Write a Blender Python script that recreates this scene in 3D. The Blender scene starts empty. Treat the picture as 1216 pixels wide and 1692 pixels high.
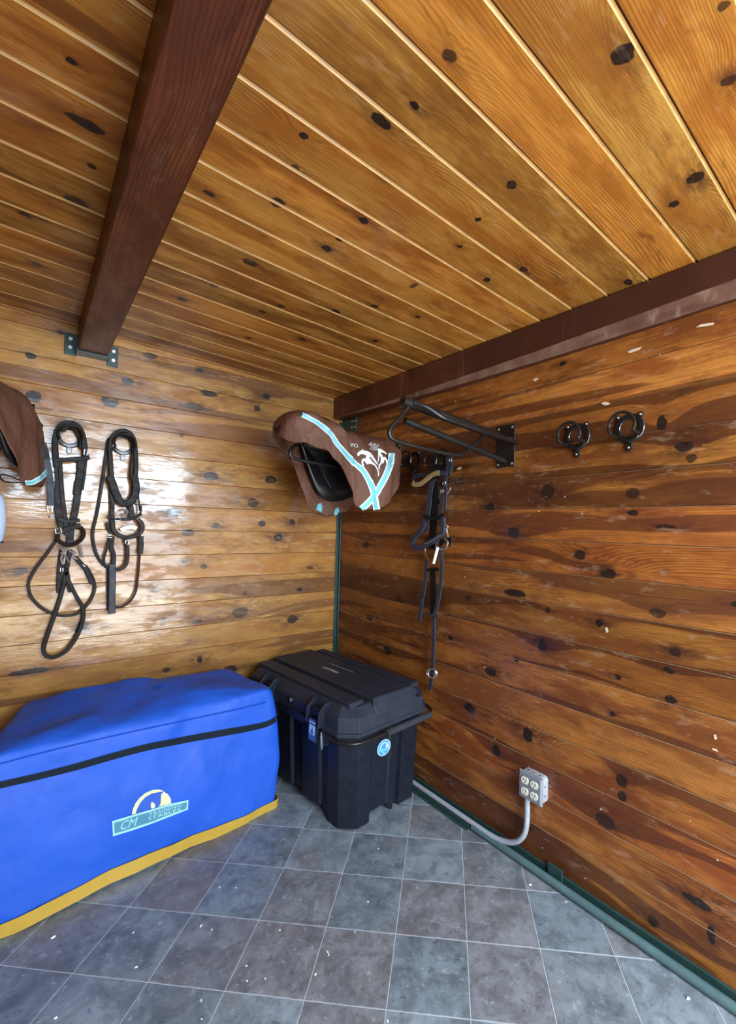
import bpy, bmesh, math, random
from mathutils import Vector, Matrix, Euler
from mathutils.bvhtree import BVHTree
from mathutils.geometry import delaunay_2d_cdt

R = math.radians
random.seed(7)
SC = bpy.context.scene
COL = SC.collection

# ------------------------------------------------------------------ camera
F, PX, PY, W_PX, H_PX = 736.3, 676.4, 858.2, 1216, 1692
YAW, PITCH, ROLL = R(40.23), R(1.25), R(1.46)
EYE = Vector((0.0, 0.0, 1.5))
FW = Vector((math.sin(YAW) * math.cos(PITCH), math.cos(YAW) * math.cos(PITCH), math.sin(PITCH)))
_r = Vector((math.cos(YAW), -math.sin(YAW), 0)); _u = _r.cross(FW)
RT = _r * math.cos(ROLL) + _u * math.sin(ROLL)
UP = -_r * math.sin(ROLL) + _u * math.cos(ROLL)
cd = bpy.data.cameras.new('camera'); cam = bpy.data.objects.new('camera', cd); COL.objects.link(cam)
cd.sensor_fit = 'VERTICAL'; cd.sensor_height = 36.0; cd.lens = 36.0 * F / H_PX
cd.shift_x = (W_PX / 2 - PX) / H_PX; cd.shift_y = (PY - H_PX / 2) / H_PX
cd.clip_start = 0.02; cd.clip_end = 200
mw = Matrix((RT, UP, -FW)).transposed().to_4x4(); mw.translation = EYE
cam.matrix_world = mw
SC.camera = cam

# ------------------------------------------------------------------ world, light, exposure
SC.view_settings.view_transform = 'Standard'
SC.view_settings.look = 'None'
SC.view_settings.exposure = 0.0
SC.view_settings.gamma = 1.0
SC.view_settings.use_curve_mapping = False
SC.cycles.max_bounces = 4; SC.cycles.diffuse_bounces = 3; SC.cycles.glossy_bounces = 2; SC.cycles.transmission_bounces = 0; SC.cycles.caustics_reflective = False; SC.cycles.adaptive_threshold = 0.025
world = bpy.data.worlds.new('daylight'); SC.world = world; world.use_nodes = True
bg = world.node_tree.nodes['Background']
bg.inputs[0].default_value = (0.72, 0.84, 1.0, 1); bg.inputs[1].default_value = 0.55

def area(name, loc, aim, sx, sy, power, col):
    l = bpy.data.lights.new(name, 'AREA'); l.shape = 'RECTANGLE'; l.size = sx; l.size_y = sy
    l.energy = power; l.color = col
    o = bpy.data.objects.new(name, l); COL.objects.link(o); o.location = loc
    o.rotation_euler = (Vector(aim) - Vector(loc)).to_track_quat('-Z', 'Y').to_euler()
    return o
# open doorway behind the camera: sky daylight coming in and down, sunlit ground throwing light in and up
area('doorway_daylight', (1.0, -1.16, 1.15), (1.0, 2.0, 1.15), 1.45, 2.2, 84, (0.88, 0.95, 1.0))
area('doorway_sky', (0.80, -1.30, 2.2), (0.95, 1.1, 0.0), 2.0, 1.3, 230, (0.64, 0.82, 1.0))
area('doorway_ground', (0.75, -1.5, 0.12), (0.75, 1.0, 2.5), 2.2, 1.4, 62, (1.0, 0.90, 0.74))

# ------------------------------------------------------------------ helpers
def ray(x, y): return FW + RT * ((x - PX) / F) - UP * ((y - PY) / F)
def onY(x, y, Y): d = ray(x, y); return EYE + d * ((Y - EYE.y) / d.y)
def onX(x, y, X): d = ray(x, y); return EYE + d * ((X - EYE.x) / d.x)
def onZ(x, y, Z): d = ray(x, y); return EYE + d * ((Z - EYE.z) / d.z)

def tag(o, label=None, cat=None, group=None, kind=None):
    if label: o['label'] = label
    if cat: o['category'] = cat
    if group: o['group'] = group
    if kind: o['kind'] = kind
    return o
def thing(name, label, cat, loc=(0, 0, 0), rot=(0, 0, 0), group=None, parent=None):
    o = bpy.data.objects.new(name, None); COL.objects.link(o)
    o.location = loc; o.rotation_euler = rot; o.empty_display_size = 0.05
    if parent: o.parent = parent
    return tag(o, label, cat, group)
def children(o): return [c for c in bpy.data.objects if c.parent == o]
def copy_tree(o, parent=None):
    c = o.copy(); COL.objects.link(c); c.parent = parent
    for ch in children(o): copy_tree(ch, c)
    return c
def wpos(o):
    v = Vector((0, 0, 0))
    while o: v = v + o.location; o = o.parent
    return v

def smooth_path(pts, n=6, closed=False):
    pts = [Vector(p) for p in pts]; m = len(pts); out = []
    if m < 3: return pts
    rng = range(m) if closed else range(m - 1)
    for i in rng:
        p1, p2 = pts[i], pts[(i + 1) % m]
        p0 = pts[(i - 1) % m] if (closed or i > 0) else p1 * 2 - p2
        p3 = pts[(i + 2) % m] if (closed or i + 2 < m) else p2 * 2 - p1
        for k in range(n):
            t = k / n
            out.append(0.5 * ((2 * p1) + (p2 - p0) * t + (2 * p0 - 5 * p1 + 4 * p2 - p3) * t * t + (3 * p1 - p0 - 3 * p2 + p3) * t ** 3))
    if not closed: out.append(pts[-1])
    return out

class MB:
    def __init__(s): s.v = []; s.f = []; s.m = []
    def add(s, vs, fs, mi=0):
        b = len(s.v); s.v += [Vector(p) for p in vs]
        s.f += [tuple(b + i for i in f) for f in fs]; s.m += [mi] * len(fs)
        return s
    def box(s, lo, hi, mi=0):
        x0, y0, z0 = lo; x1, y1, z1 = hi
        return s.add([(x0, y0, z0), (x1, y0, z0), (x1, y1, z0), (x0, y1, z0), (x0, y0, z1), (x1, y0, z1), (x1, y1, z1), (x0, y1, z1)],
                     [(0, 3, 2, 1), (4, 5, 6, 7), (0, 1, 5, 4), (1, 2, 6, 5), (2, 3, 7, 6), (3, 0, 4, 7)], mi)
    def loft(s, rings, closed=True, caps=True, mi=0):
        n = len(rings[0]); vs = [p for r in rings for p in r]; fs = []
        for i in range(len(rings) - 1):
            for j in range(n if closed else n - 1):
                a, b = i * n + j, i * n + (j + 1) % n
                fs.append((a, b, b + n, a + n))
        if caps and closed:
            fs.append(tuple(range(n - 1, -1, -1))); fs.append(tuple(range((len(rings) - 1) * n, len(rings) * n)))
        return s.add(vs, fs, mi)
    def tube(s, pts, r, seg=10, closed=False, mi=0, sub=0):
        pts = smooth_path(pts, sub, closed) if sub else [Vector(p) for p in pts]
        n = len(pts); rings = []; prev = None
        for i, p in enumerate(pts):
            a = pts[i - 1] if (i > 0 or closed) else p
            b = pts[(i + 1) % n] if (i < n - 1 or closed) else p
            t = (b - a).normalized()
            if prev is None:
                q = Vector((0, 0, 1)) if abs(t.z) < 0.9 else Vector((1, 0, 0)); prev = (q - t * q.dot(t)).normalized()
            prev = (prev - t * prev.dot(t)).normalized(); bb = t.cross(prev)
            rr = r(i / (n - 1)) if callable(r) else r
            rings.append([p + prev * (rr * math.cos(2 * math.pi * k / seg)) + bb * (rr * math.sin(2 * math.pi * k / seg)) for k in range(seg)])
        if closed: rings.append(rings[0]); return s.loft(rings, True, False, mi)
        return s.loft(rings, True, True, mi)
    def strap(s, pts, w, th, nrm, sub=6, closed=False, mi=0):
        """flat band swept along pts; width lies across the path, thickness along nrm"""
        pts = smooth_path(pts, sub, closed) if sub else [Vector(p) for p in pts]
        nrm = Vector(nrm).normalized(); n = len(pts); rings = []; ps = None
        for i, p in enumerate(pts):
            a = pts[i - 1] if (i > 0 or closed) else p
            b = pts[(i + 1) % n] if (i < n - 1 or closed) else p
            t = (b - a).normalized(); sd = t.cross(nrm)
            sd = ps if sd.length < 1e-4 else sd.normalized(); ps = sd
            ww = (w(i / (n - 1)) if callable(w) else w) / 2; h = th / 2; e = min(ww, h) * 0.55
            c = [(-ww + e, -h), (ww - e, -h), (ww, -h + e), (ww, h - e), (ww - e, h), (-ww + e, h), (-ww, h - e), (-ww, -h + e)]
            rings.append([p + sd * x + nrm * y for x, y in c])
        if closed: rings.append(rings[0]); return s.loft(rings, True, False, mi)
        return s.loft(rings, True, True, mi)
    def disc(s, c, n, r, th, seg=14, mi=0):
        c = Vector(c); n = Vector(n).normalized()
        q = Vector((0, 0, 1)) if abs(n.z) < 0.9 else Vector((1, 0, 0)); a = (q - n * q.dot(n)).normalized(); b = n.cross(a)
        ring = lambda o, rr: [c + n * o + a * (rr * math.cos(2 * math.pi * k / seg)) + b * (rr * math.sin(2 * math.pi * k / seg)) for k in range(seg)]
        return s.loft([ring(0, r), ring(th * .7, r), ring(th, r * .8)], True, True, mi)
    def extrude(s, poly, d, mi=0):
        poly = [Vector(p) for p in poly]; d = Vector(d)
        return s.loft([poly, [p + d for p in poly]], True, True, mi)
    def bvh(s): return BVHTree.FromPolygons(s.v, s.f)
    def build(s, name, mats, parent=None, smooth=False, local=False, loc=None, bevel=0, sub=0):
        me = bpy.data.meshes.new(name)
        off = Vector((0, 0, 0)) if local else (wpos(parent) if parent else Vector((0, 0, 0)))
        if loc is not None: off = off + (Vector(loc) - off)
        me.from_pydata([tuple(p - off) for p in s.v], [], s.f)
        mats = mats if isinstance(mats, (list, tuple)) else [mats]
        for m in mats: me.materials.append(m)
        if len(mats) > 1: me.polygons.foreach_set('material_index', s.m)
        bm = bmesh.new(); bm.from_mesh(me); bmesh.ops.recalc_face_normals(bm, faces=bm.faces); bm.to_mesh(me); bm.free()
        if smooth:
            me.polygons.foreach_set('use_smooth', [True] * len(me.polygons))
            me.set_sharp_from_angle(angle=R(smooth if smooth is not True else 40))
        o = bpy.data.objects.new(name, me); COL.objects.link(o)
        if parent: o.parent = parent
        if loc is not None: o.location = Vector(loc) - (wpos(parent) if parent else Vector((0, 0, 0)))
        if bevel:
            b = o.modifiers.new('bevel', 'BEVEL'); b.width = bevel; b.segments = 2; b.limit_method = 'ANGLE'; b.angle_limit = R(35)
        if sub:
            b = o.modifiers.new('subd', 'SUBSURF'); b.levels = sub; b.render_levels = sub
        return o

def project(mb_list, verts2d, tris, off):
    """drop flat pixel-space artwork on to real surfaces, lying off metres proud of them"""
    bvhs = [m.bvh() for m in mb_list]; out = []
    for x, y in verts2d:
        d = ray(x, y).normalized(); best = None
        for b in bvhs:
            h, n, i, dist = b.ray_cast(EYE, d)
            if h is not None and (best is None or dist < best[1]): best = (h, dist, n)
        if best is None: out.append(None); continue
        n = best[2]; n = -n if n.dot(d) > 0 else n
        out.append(best[0] + n * off)
    return out
def decal_poly(mbs, poly, off=0.002, grid=6):
    xs = [p[0] for p in poly]; ys = [p[1] for p in poly]
    vs = [Vector(p) for p in poly]; m = len(vs)
    y = min(ys) + grid / 2
    while y < max(ys):
        x = min(xs) + grid / 2
        while x < max(xs): vs.append(Vector((x, y))); x += grid
        y += grid
    r = delaunay_2d_cdt(vs, [], [list(range(m))], 1, 1e-4)
    pts = project(mbs, [(p.x, p.y) for p in r[0]], r[2], off)
    mb = MB(); ok = [f for f in r[2] if all(pts[i] is not None for i in f)]
    mb.add([p if p is not None else Vector((0, 0, 0)) for p in pts], [tuple(f) for f in ok])
    return mb
def band_poly(path, w):
    p = [Vector((a, b, 0)) for a, b in path]; p = smooth_path(p, 5) if len(p) > 2 else p
    L, Rr = [], []
    for i, q in enumerate(p):
        t = (p[min(i + 1, len(p) - 1)] - p[max(i - 1, 0)]).normalized(); n = Vector((-t.y, t.x, 0))
        ww = w(i / (len(p) - 1)) if callable(w) else w
        L.append(q + n * ww / 2); Rr.append(q - n * ww / 2)
    return [(v.x, v.y) for v in L + Rr[::-1]]
def band_mb(mbs, path, w, off):
    """a ribbon laid on a real surface: rows of quads dropped on to it"""
    p = smooth_path([Vector((a, b, 0)) for a, b in path], 6); n = len(p); K = 3; v2 = []
    for i, q in enumerate(p):
        t = (p[min(i + 1, n - 1)] - p[max(i - 1, 0)]).normalized(); nn = Vector((-t.y, t.x, 0)); ww = w(i / (n - 1)) if callable(w) else w
        v2 += [tuple((q + nn * ww * (k / (K - 1) - .5)).xy) for k in range(K)]
    pts = project(mbs, v2, None, off); mb = MB(); fs = []
    for i in range(n - 1):
        for k in range(K - 1):
            f = (i * K + k, i * K + k + 1, (i + 1) * K + k + 1, (i + 1) * K + k)
            if all(pts[j] is not None for j in f) and max((pts[f[a]] - pts[f[a - 1]]).length for a in range(4)) < .09: fs.append(f)
    use = sorted({j for f in fs for j in f}); ix = {j: k for k, j in enumerate(use)}
    mb.add([pts[j] for j in use], [tuple(ix[j] for j in f) for f in fs]); return mb
def text_tris(body, shear=0.0, spacing=1.0):
    cu = bpy.data.curves.new('tmp', 'FONT'); cu.body = body; cu.shear = shear; cu.space_character = spacing; cu.resolution_u = 3
    o = bpy.data.objects.new('tmp', cu); COL.objects.link(o)
    dg = bpy.context.evaluated_depsgraph_get(); me = o.evaluated_get(dg).to_mesh()
    vs = [v.co.copy() for v in me.vertices]; fs = [tuple(p.vertices) for p in me.polygons]
    o.evaluated_get(dg).to_mesh_clear(); bpy.data.objects.remove(o); bpy.data.curves.remove(cu)
    x0 = min(v.x for v in vs); x1 = max(v.x for v in vs); y1 = max(v.y for v in vs); y0 = min(v.y for v in vs)
    return [((v.x - x0) / (x1 - x0), (v.y - y0) / (y1 - y0)) for v in vs], fs
def text_on(mbs, body, bl, br, tl, off=0.0025, shear=0.0, spacing=1.0):
    """text whose box has the pixel corners bottom-left, bottom-right, top-left"""
    uv, fs = text_tris(body, shear, spacing)
    pts = project(mbs, [(bl[0] + u * (br[0] - bl[0]) + v * (tl[0] - bl[0]), bl[1] + u * (br[1] - bl[1]) + v * (tl[1] - bl[1])) for u, v in uv], fs, off)
    mb = MB(); mb.add([p if p is not None else Vector((0, 0, 0)) for p in pts], [f for f in fs if all(pts[i] is not None for i in f)])
    return mb

# ------------------------------------------------------------------ materials
def new_mat(name):
    m = bpy.data.materials.new(name); m.use_nodes = True
    nt = m.node_tree; b = nt.nodes['Principled BSDF']; return m, nt, b
def nd(nt, t, **kw):
    n = nt.nodes.new(t)
    for k, v in kw.items(): setattr(n, k, v)
    return n
def lk(nt, a, b): nt.links.new(a, b)
def setin(nt, n, i, v):
    if hasattr(v, 'is_output'): nt.links.new(v, n.inputs[i])
    else: n.inputs[i].default_value = v
def mth(nt, op, a, b=0.0, c=None, clamp=False):
    n = nd(nt, 'ShaderNodeMath', operation=op, use_clamp=clamp); setin(nt, n, 0, a); setin(nt, n, 1, b)
    if c is not None: setin(nt, n, 2, c)
    return n.outputs[0]
def mixc(nt, f, a, b, mode='MIX'):
    n = nd(nt, 'ShaderNodeMix', data_type='RGBA', blend_type=mode); setin(nt, n, 0, f); setin(nt, n, 6, a); setin(nt, n, 7, b); return n.outputs[2]
def mapr(nt, v, a, b, c=0.0, d=1.0, smooth=True):
    n = nd(nt, 'ShaderNodeMapRange', interpolation_type='SMOOTHSTEP' if smooth else 'LINEAR')
    setin(nt, n, 0, v); setin(nt, n, 1, a); setin(nt, n, 2, b); setin(nt, n, 3, c); setin(nt, n, 4, d); return n.outputs[0]
def noise(nt, vec, scale=5, detail=2, rough=.5, dist=0):
    n = nd(nt, 'ShaderNodeTexNoise'); setin(nt, n, 'Vector', vec)
    n.inputs['Scale'].default_value = scale; n.inputs['Detail'].default_value = detail; n.inputs['Roughness'].default_value = rough; n.inputs['Distortion'].default_value = dist
    return n.outputs[0]
def vmul(nt, v, s, add=(0, 0, 0)):
    n = nd(nt, 'ShaderNodeVectorMath', operation='MULTIPLY_ADD'); setin(nt, n, 0, v); setin(nt, n, 1, s); setin(nt, n, 2, add); return n.outputs[0]
def bump(nt, h, strength, dist):
    n = nd(nt, 'ShaderNodeBump'); setin(nt, n, 'Height', h); n.inputs['Strength'].default_value = strength; n.inputs['Distance'].default_value = dist; return n.outputs[0]

def plain(name, col, rough=.5, metal=0.0, vary=.12, nscale=18, bstr=.15, bdist=.002, spec=.5, coat=0.0, sheen=0.0):
    m, nt, b = new_mat(name)
    tc = nd(nt, 'ShaderNodeTexCoord').outputs['Object']
    n = noise(nt, tc, nscale, 4, .6)
    c0 = tuple(max(0, c * (1 - vary)) for c in col) + (1,); c1 = tuple(min(1, c * (1 + vary)) for c in col) + (1,)
    lk(nt, mixc(nt, n, c0, c1), b.inputs['Base Color'])
    lk(nt, mapr(nt, n, .3, .7, max(.03, rough - .08), min(1, rough + .08)), b.inputs['Roughness'])
    b.inputs['Metallic'].default_value = metal; b.inputs['Specular IOR Level'].default_value = spec
    b.inputs['Coat Weight'].default_value = coat
    if sheen: b.inputs['Sheen Weight'].default_value = sheen
    if bstr: lk(nt, bump(nt, noise(nt, tc, nscale * 6, 3, .6), bstr, bdist), b.inputs['Normal'])
    return m

# --- pine boards: knots are fields the grain flows round
def knot_group():
    g = bpy.data.node_groups.new('knot_field', 'ShaderNodeTree'); I = g.interface
    for n in ('X', 'Y', 'Cx', 'Cy', 'Rx', 'Ry', 'Amount', 'Spread', 'Dark', 'Halo', 'Growth'):
        I.new_socket(n, in_out='INPUT', socket_type='NodeSocketFloat')
    for n in ('Dark', 'Halo', 'Growth'): I.new_socket(n, in_out='OUTPUT', socket_type='NodeSocketFloat')
    a = g.nodes.new('NodeGroupInput'); o = g.nodes.new('NodeGroupOutput'); i = a.outputs
    dx = mth(g, 'DIVIDE', mth(g, 'SUBTRACT', i['X'], i['Cx']), i['Rx']); dy = mth(g, 'DIVIDE', mth(g, 'SUBTRACT', i['Y'], i['Cy']), i['Ry'])
    d2 = mth(g, 'ADD', mth(g, 'MULTIPLY', dx, dx), mth(g, 'MULTIPLY', dy, dy))
    dk = mapr(g, d2, 1.18, .80)
    dxs = mth(g, 'MULTIPLY', dx, .45)
    d2s = mth(g, 'ADD', mth(g, 'MULTIPLY', dxs, dxs), mth(g, 'MULTIPLY', dy, dy))
    hl = mth(g, 'EXPONENT', mth(g, 'MULTIPLY', d2s, -.28)); gr = mth(g, 'EXPONENT', mth(g, 'MULTIPLY', d2s, -.13))
    lk(g, mth(g, 'MAXIMUM', i['Dark'], mth(g, 'MULTIPLY', dk, i['Amount'])), o.inputs['Dark'])
    lk(g, mth(g, 'MAXIMUM', i['Halo'], mth(g, 'MULTIPLY', hl, i['Spread'])), o.inputs['Halo'])
    lk(g, mth(g, 'MULTIPLY_ADD', gr, mth(g, 'MULTIPLY', i['Ry'], 2.2), i['Growth']), o.inputs['Growth'])
    return g
KNOT = knot_group()
def pine_group():
    g = bpy.data.node_groups.new('pine_board', 'ShaderNodeTree'); I = g.interface
    def inp(n, t='NodeSocketFloat', d=None):
        s = I.new_socket(n, in_out='INPUT', socket_type=t)
        if d is not None: s.default_value = d
    inp('Vector', 'NodeSocketVector'); inp('Seed'); inp('Dark'); inp('Halo'); inp('Growth')
    inp('Light', 'NodeSocketColor'); inp('Mid', 'NodeSocketColor'); inp('Heart', 'NodeSocketColor'); inp('HeartEdge', d=.55); inp('Rough', d=.35); inp('Specks', d=0.0); inp('Wear', d=0.0); inp('Coat', d=0.0)
    I.new_socket('Shader', in_out='OUTPUT', socket_type='NodeSocketShader')
    a = g.nodes.new('NodeGroupInput'); o = g.nodes.new('NodeGroupOutput'); i = a.outputs
    sx = nd(g, 'ShaderNodeCombineXYZ'); setin(g, sx, 0, mth(g, 'MULTIPLY', i['Seed'], 3.7)); setin(g, sx, 1, mth(g, 'MULTIPLY', i['Seed'], 1.3)); setin(g, sx, 2, i['Seed'])
    P = i['Vector']; S = sx.outputs[0]
    sep = nd(g, 'ShaderNodeSeparateXYZ'); lk(g, P, sep.inputs[0]); v = sep.outputs[1]
    flow = noise(g, vmul(g, P, (1.1, 4.5, 1), S), 1.0, 2, .5)
    fine = noise(g, vmul(g, P, (5, 60, 1), S), 1.0, 2, .5)
    G = mth(g, 'ADD', mth(g, 'ADD', v, mth(g, 'MULTIPLY', flow, .11)), mth(g, 'ADD', i['Growth'], mth(g, 'MULTIPLY', fine, .004)))
    wave = mth(g, 'SINE', mth(g, 'MULTIPLY', G, 800.0)); wave = mapr(g, wave, -.2, 1.0)
    wmask = mapr(g, noise(g, vmul(g, P, (1.5, 10, 1), vmul(g, S, (1, 1, 1), (5, 3, 2))), 1.0, 2, .5), .35, .65, .12, .75)
    fib = noise(g, vmul(g, P, (7, 190, 1), S), 1.0, 3, .65)
    blotch = noise(g, vmul(g, P, (2.6, 9, 1), vmul(g, S, (1, 1, 1), (1, 8, 4))), 1.0, 4, .68)
    c = mixc(g, mapr(g, blotch, .38, .62), i['Light'], i['Mid'])
    c = mixc(g, mth(g, 'MULTIPLY', wave, mth(g, 'MULTIPLY', wmask, .72)), c, i['Heart'])
    cv = nd(g, 'ShaderNodeCombineXYZ'); lk(g, sep.outputs[0], cv.inputs[0]); lk(g, mth(g, 'MULTIPLY_ADD', i['Growth'], .9, v), cv.inputs[1])
    ht = noise(g, vmul(g, cv.outputs[0], (.42, 8.5, 1), vmul(g, S, (1, 1, 1), (9, 2, 7))), 1.0, 2, .45, .25)
    hm = mapr(g, ht, i['HeartEdge'], mth(g, 'ADD', i['HeartEdge'], .022))
    c = mixc(g, mth(g, 'MULTIPLY', hm, .72), c, i['Heart'])
    c = mixc(g, mapr(g, fib, .36, .66, .0, .42), c, mixc(g, .5, i['Heart'], i['Mid']))
    smd = noise(g, vmul(g, P, (3.6, 9, 1), vmul(g, S, (1, 1, 1), (21, 4, 1))), 1.0, 4, .7, .3)
    c = mixc(g, mapr(g, smd, .56, .74, 0, .62), c, i['Heart'])
    hn = noise(g, vmul(g, P, (16, 40, 1), S), 1.0, 2, .65)
    hal = mth(g, 'MULTIPLY', i['Halo'], mapr(g, hn, .3, .62), clamp=True)
    c = mixc(g, mth(g, 'MULTIPLY', hal, .95), c, mixc(g, .35, i['Heart'], (.03, .012, .012, 1)))
    kn = noise(g, vmul(g, P, (120, 160, 1), S), 1.0, 3, .6)
    kc = mixc(g, mapr(g, kn, .35, .75), (.005, .004, .004, 1), (.026, .014, .011, 1))
    c = mixc(g, mth(g, 'MULTIPLY', i['Dark'], .96), c, kc)
    # scuffs and paint specks
    sp = nd(g, 'ShaderNodeTexVoronoi'); setin(g, sp, 'Vector', vmul(g, P, (15, 21, 1), S)); sp.inputs['Scale'].default_value = 1.0
    spc = mth(g, 'MULTIPLY', mapr(g, sp.outputs['Distance'], .075, .05), i['Specks'])
    sel = nd(g, 'ShaderNodeSeparateColor'); lk(g, sp.outputs['Color'], sel.inputs[0])
    spc = mth(g, 'MULTIPLY', spc, mapr(g, sel.outputs[0], .80, .82))
    c = mixc(g, spc, c, (.75, .66, .52, 1))
    wr = mapr(g, noise(g, vmul(g, P, (9, 26, 1), vmul(g, S, (1, 1, 1), (3, 3, 3))), 1.0, 3, .7), .58, .7)
    wr = mth(g, 'MULTIPLY', wr, i['Wear'])
    c = mixc(g, mth(g, 'MULTIPLY', wr, .45), c, mixc(g, .5, i['Light'], (.8, .68, .5, 1)))
    b = nd(g, 'ShaderNodeBsdfPrincipled'); lk(g, c, b.inputs['Base Color']); b.inputs['Specular IOR Level'].default_value = .28
    rg = mth(g, 'ADD', i['Rough'], mth(g, 'ADD', mapr(g, blotch, .3, .7, -.07, .09), mth(g, 'MULTIPLY', wr, .18)))
    lk(g, rg, b.inputs['Roughness'])
    h = noise(g, vmul(g, P, (13, 75, 1), S), 1.0, 3, .65)
    bn = bump(g, h, .26, .0022)
    lk(g, bn, b.inputs['Normal']); lk(g, bn, b.inputs['Coat Normal'])
    lk(g, mth(g, 'MULTIPLY', i['Coat'], mapr(g, noise(g, vmul(g, P, (6, 17, 1), vmul(g, S, (1, 1, 1), (2, 9, 2))), 1.0, 3, .7), .40, .56, .22, 1.0)), b.inputs['Coat Weight']); b.inputs['Coat IOR'].default_value = 1.7
    lk(g, mapr(g, blotch, .3, .7, .05, .16), b.inputs['Coat Roughness'])
    lk(g, b.outputs[0], o.inputs[0])
    return g
PINE = pine_group()
def jit(c, s, rnd):
    k = 1 + rnd.uniform(-s, s); h = rnd.uniform(-.06, .06)
    return (min(1, c[0] * k), min(1, c[1] * k * (1 + h)), min(1, c[2] * k * (1 + 2 * h)), 1)
def pine_mat(name, seed, knots, pal, rough, specks=0.0, wear=0.0, spread=.16, heart_edge=None, coat=0.0):
    rnd = random.Random(seed * 101 + 5)
    m, nt, b = new_mat(name); nt.nodes.remove(b); out = nt.nodes['Material Output']
    tc = nd(nt, 'ShaderNodeTexCoord').outputs['Object']
    # a little warp so knots are not perfect ellipses
    nv = nd(nt, 'ShaderNodeTexNoise'); setin(nt, nv, 'Vector', vmul(nt, tc, (34, 44, 34), (seed, 0, 0))); nv.inputs['Scale'].default_value = 1; nv.inputs['Detail'].default_value = 2
    warp = vmul(nt, vmul(nt, nv.outputs['Color'], (1, 1, 1), (-.5, -.5, -.5)), (.020, .014, 0))
    ad = nd(nt, 'ShaderNodeVectorMath', operation='ADD'); lk(nt, tc, ad.inputs[0]); lk(nt, warp, ad.inputs[1])
    sep = nd(nt, 'ShaderNodeSeparateXYZ'); lk(nt, ad.outputs[0], sep.inputs[0])
    dk, hl, gr = 0.0, 0.0, 0.0
    for (cx, cy, rx, ry) in knots:
        k = nd(nt, 'ShaderNodeGroup'); k.node_tree = KNOT
        for n, val in (('X', sep.outputs[0]), ('Y', sep.outputs[1]), ('Cx', cx), ('Cy', cy), ('Rx', rx), ('Ry', ry), ('Amount', rnd.choice((.82, .95, 1.0, 1.0))), ('Spread', rnd.choice((.25, .6, .9, 1.0))), ('Dark', dk), ('Halo', hl), ('Growth', gr)): setin(nt, k, n, val)
        dk, hl, gr = k.outputs['Dark'], k.outputs['Halo'], k.outputs['Growth']
    p = nd(nt, 'ShaderNodeGroup'); p.node_tree = PINE
    lk(nt, tc, p.inputs['Vector'])
    he = heart_edge if heart_edge is not None else rnd.uniform(.48, .64)
    for n, val in (('Seed', seed * 1.37), ('Dark', dk), ('Halo', hl), ('Growth', gr), ('Light', jit(pal[0], spread, rnd)), ('Mid', jit(pal[1], spread, rnd)), ('Heart', jit(pal[2], spread, rnd)),
                   ('HeartEdge', he), ('Rough', rough), ('Specks', specks), ('Wear', wear), ('Coat', coat)): setin(nt, p, n, val)
    lk(nt, p.outputs[0], out.inputs['Surface'])
    return m

M = {}
M['beam'] = pine_mat('stained_beam', 301, [], ((.150, .046, .018), (.090, .025, .010), (.026, .007, .004)), .45, spread=.02, heart_edge=.52, wear=.12)
M['beam2'] = pine_mat('stained_wall_beam', 318, [], ((.115, .038, .018), (.085, .026, .013), (.038, .011, .007)), .45, spread=.02, heart_edge=.6, wear=.25)
M['beam_bare'] = pine_mat('worn_beam_edge', 322, [], ((.25, .14, .095), (.14, .066, .042), (.055, .019, .012)), .55, spread=.02, wear=.5)
M['back'] = plain('wall_backing', (.02, .011, .006), .8)
M['green'] = plain('dark_green_paint', (.020, .052, .048), .4, vary=.3, nscale=12)
M['greenlight'] = plain('worn_green_pipe_paint', (.075, .135, .14), .42, vary=.3, nscale=14)
M['zinc'] = plain('galvanised_steel', (.46, .50, .56), .42, .35, vary=.22, nscale=40)
M['zincdark'] = plain('grey_cover_plate', (.26, .27, .31), .45, .3, vary=.15)
M['ivory'] = plain('ivory_plastic', (.80, .79, .66), .35, vary=.03, bstr=0)
M['slot'] = plain('dark_slot', (.012, .012, .014), .6, bstr=0)
M['screw'] = plain('bright_screw', (.75, .75, .72), .3, .8, bstr=0)
M['iron'] = plain('black_enamelled_iron', (.010, .010, .010), .22, .0, vary=.3, spec=.6, bstr=.05)
M['rack'] = plain('black_rack_tube', (.010, .008, .007), .34, .0, vary=.1, nscale=6, bstr=0, spec=.42)
M['leather'] = plain('black_leather', (.0075, .006, .006), .52, vary=.35, nscale=30, bstr=.2, spec=.2)
M['leather_br'] = plain('dark_brown_leather', (.016, .0095, .0075), .52, vary=.35, nscale=30, bstr=.2, spec=.2)
M['leather_gr'] = plain('blue_black_leather', (.034, .037, .053), .52, vary=.35, nscale=26, bstr=.2, spec=.3)
M['steel'] = plain('polished_steel', (.52, .53, .53), .26, .75, vary=.06, bstr=0)
M['brass'] = plain('brass_bit', (.50, .34, .17), .26, .9, vary=.1, bstr=0)
M['gold'] = plain('gold_beading', (.62, .45, .20), .34, .55, vary=.5, nscale=190, bstr=.8, bdist=.004)
M['brown'] = plain('brown_nylon', (.135, .060, .038), .62, vary=.12, nscale=5, bstr=.7, bdist=.014, spec=.3)
M['teal'] = plain('teal_ribbon', (.17, .56, .66), .6, vary=.06, bstr=.1)
M['white'] = plain('white_thread', (.82, .88, .90), .6, vary=.04, bstr=.1)
M['saddle'] = plain('black_saddle_leather', (.008, .008, .010), .35, vary=.3, spec=.4)
M['blue'] = plain('blue_nylon', (.014, .088, .52), .55, vary=.14, nscale=4, bstr=.35, bdist=.006, spec=.3)
M['yellow'] = plain('yellow_binding', (.46, .29, .035), .65, vary=.14, nscale=20, bstr=.2)
M['zip'] = plain('dark_zip', (.008, .014, .022), .7, vary=.2, nscale=80, spec=.1)
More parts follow.
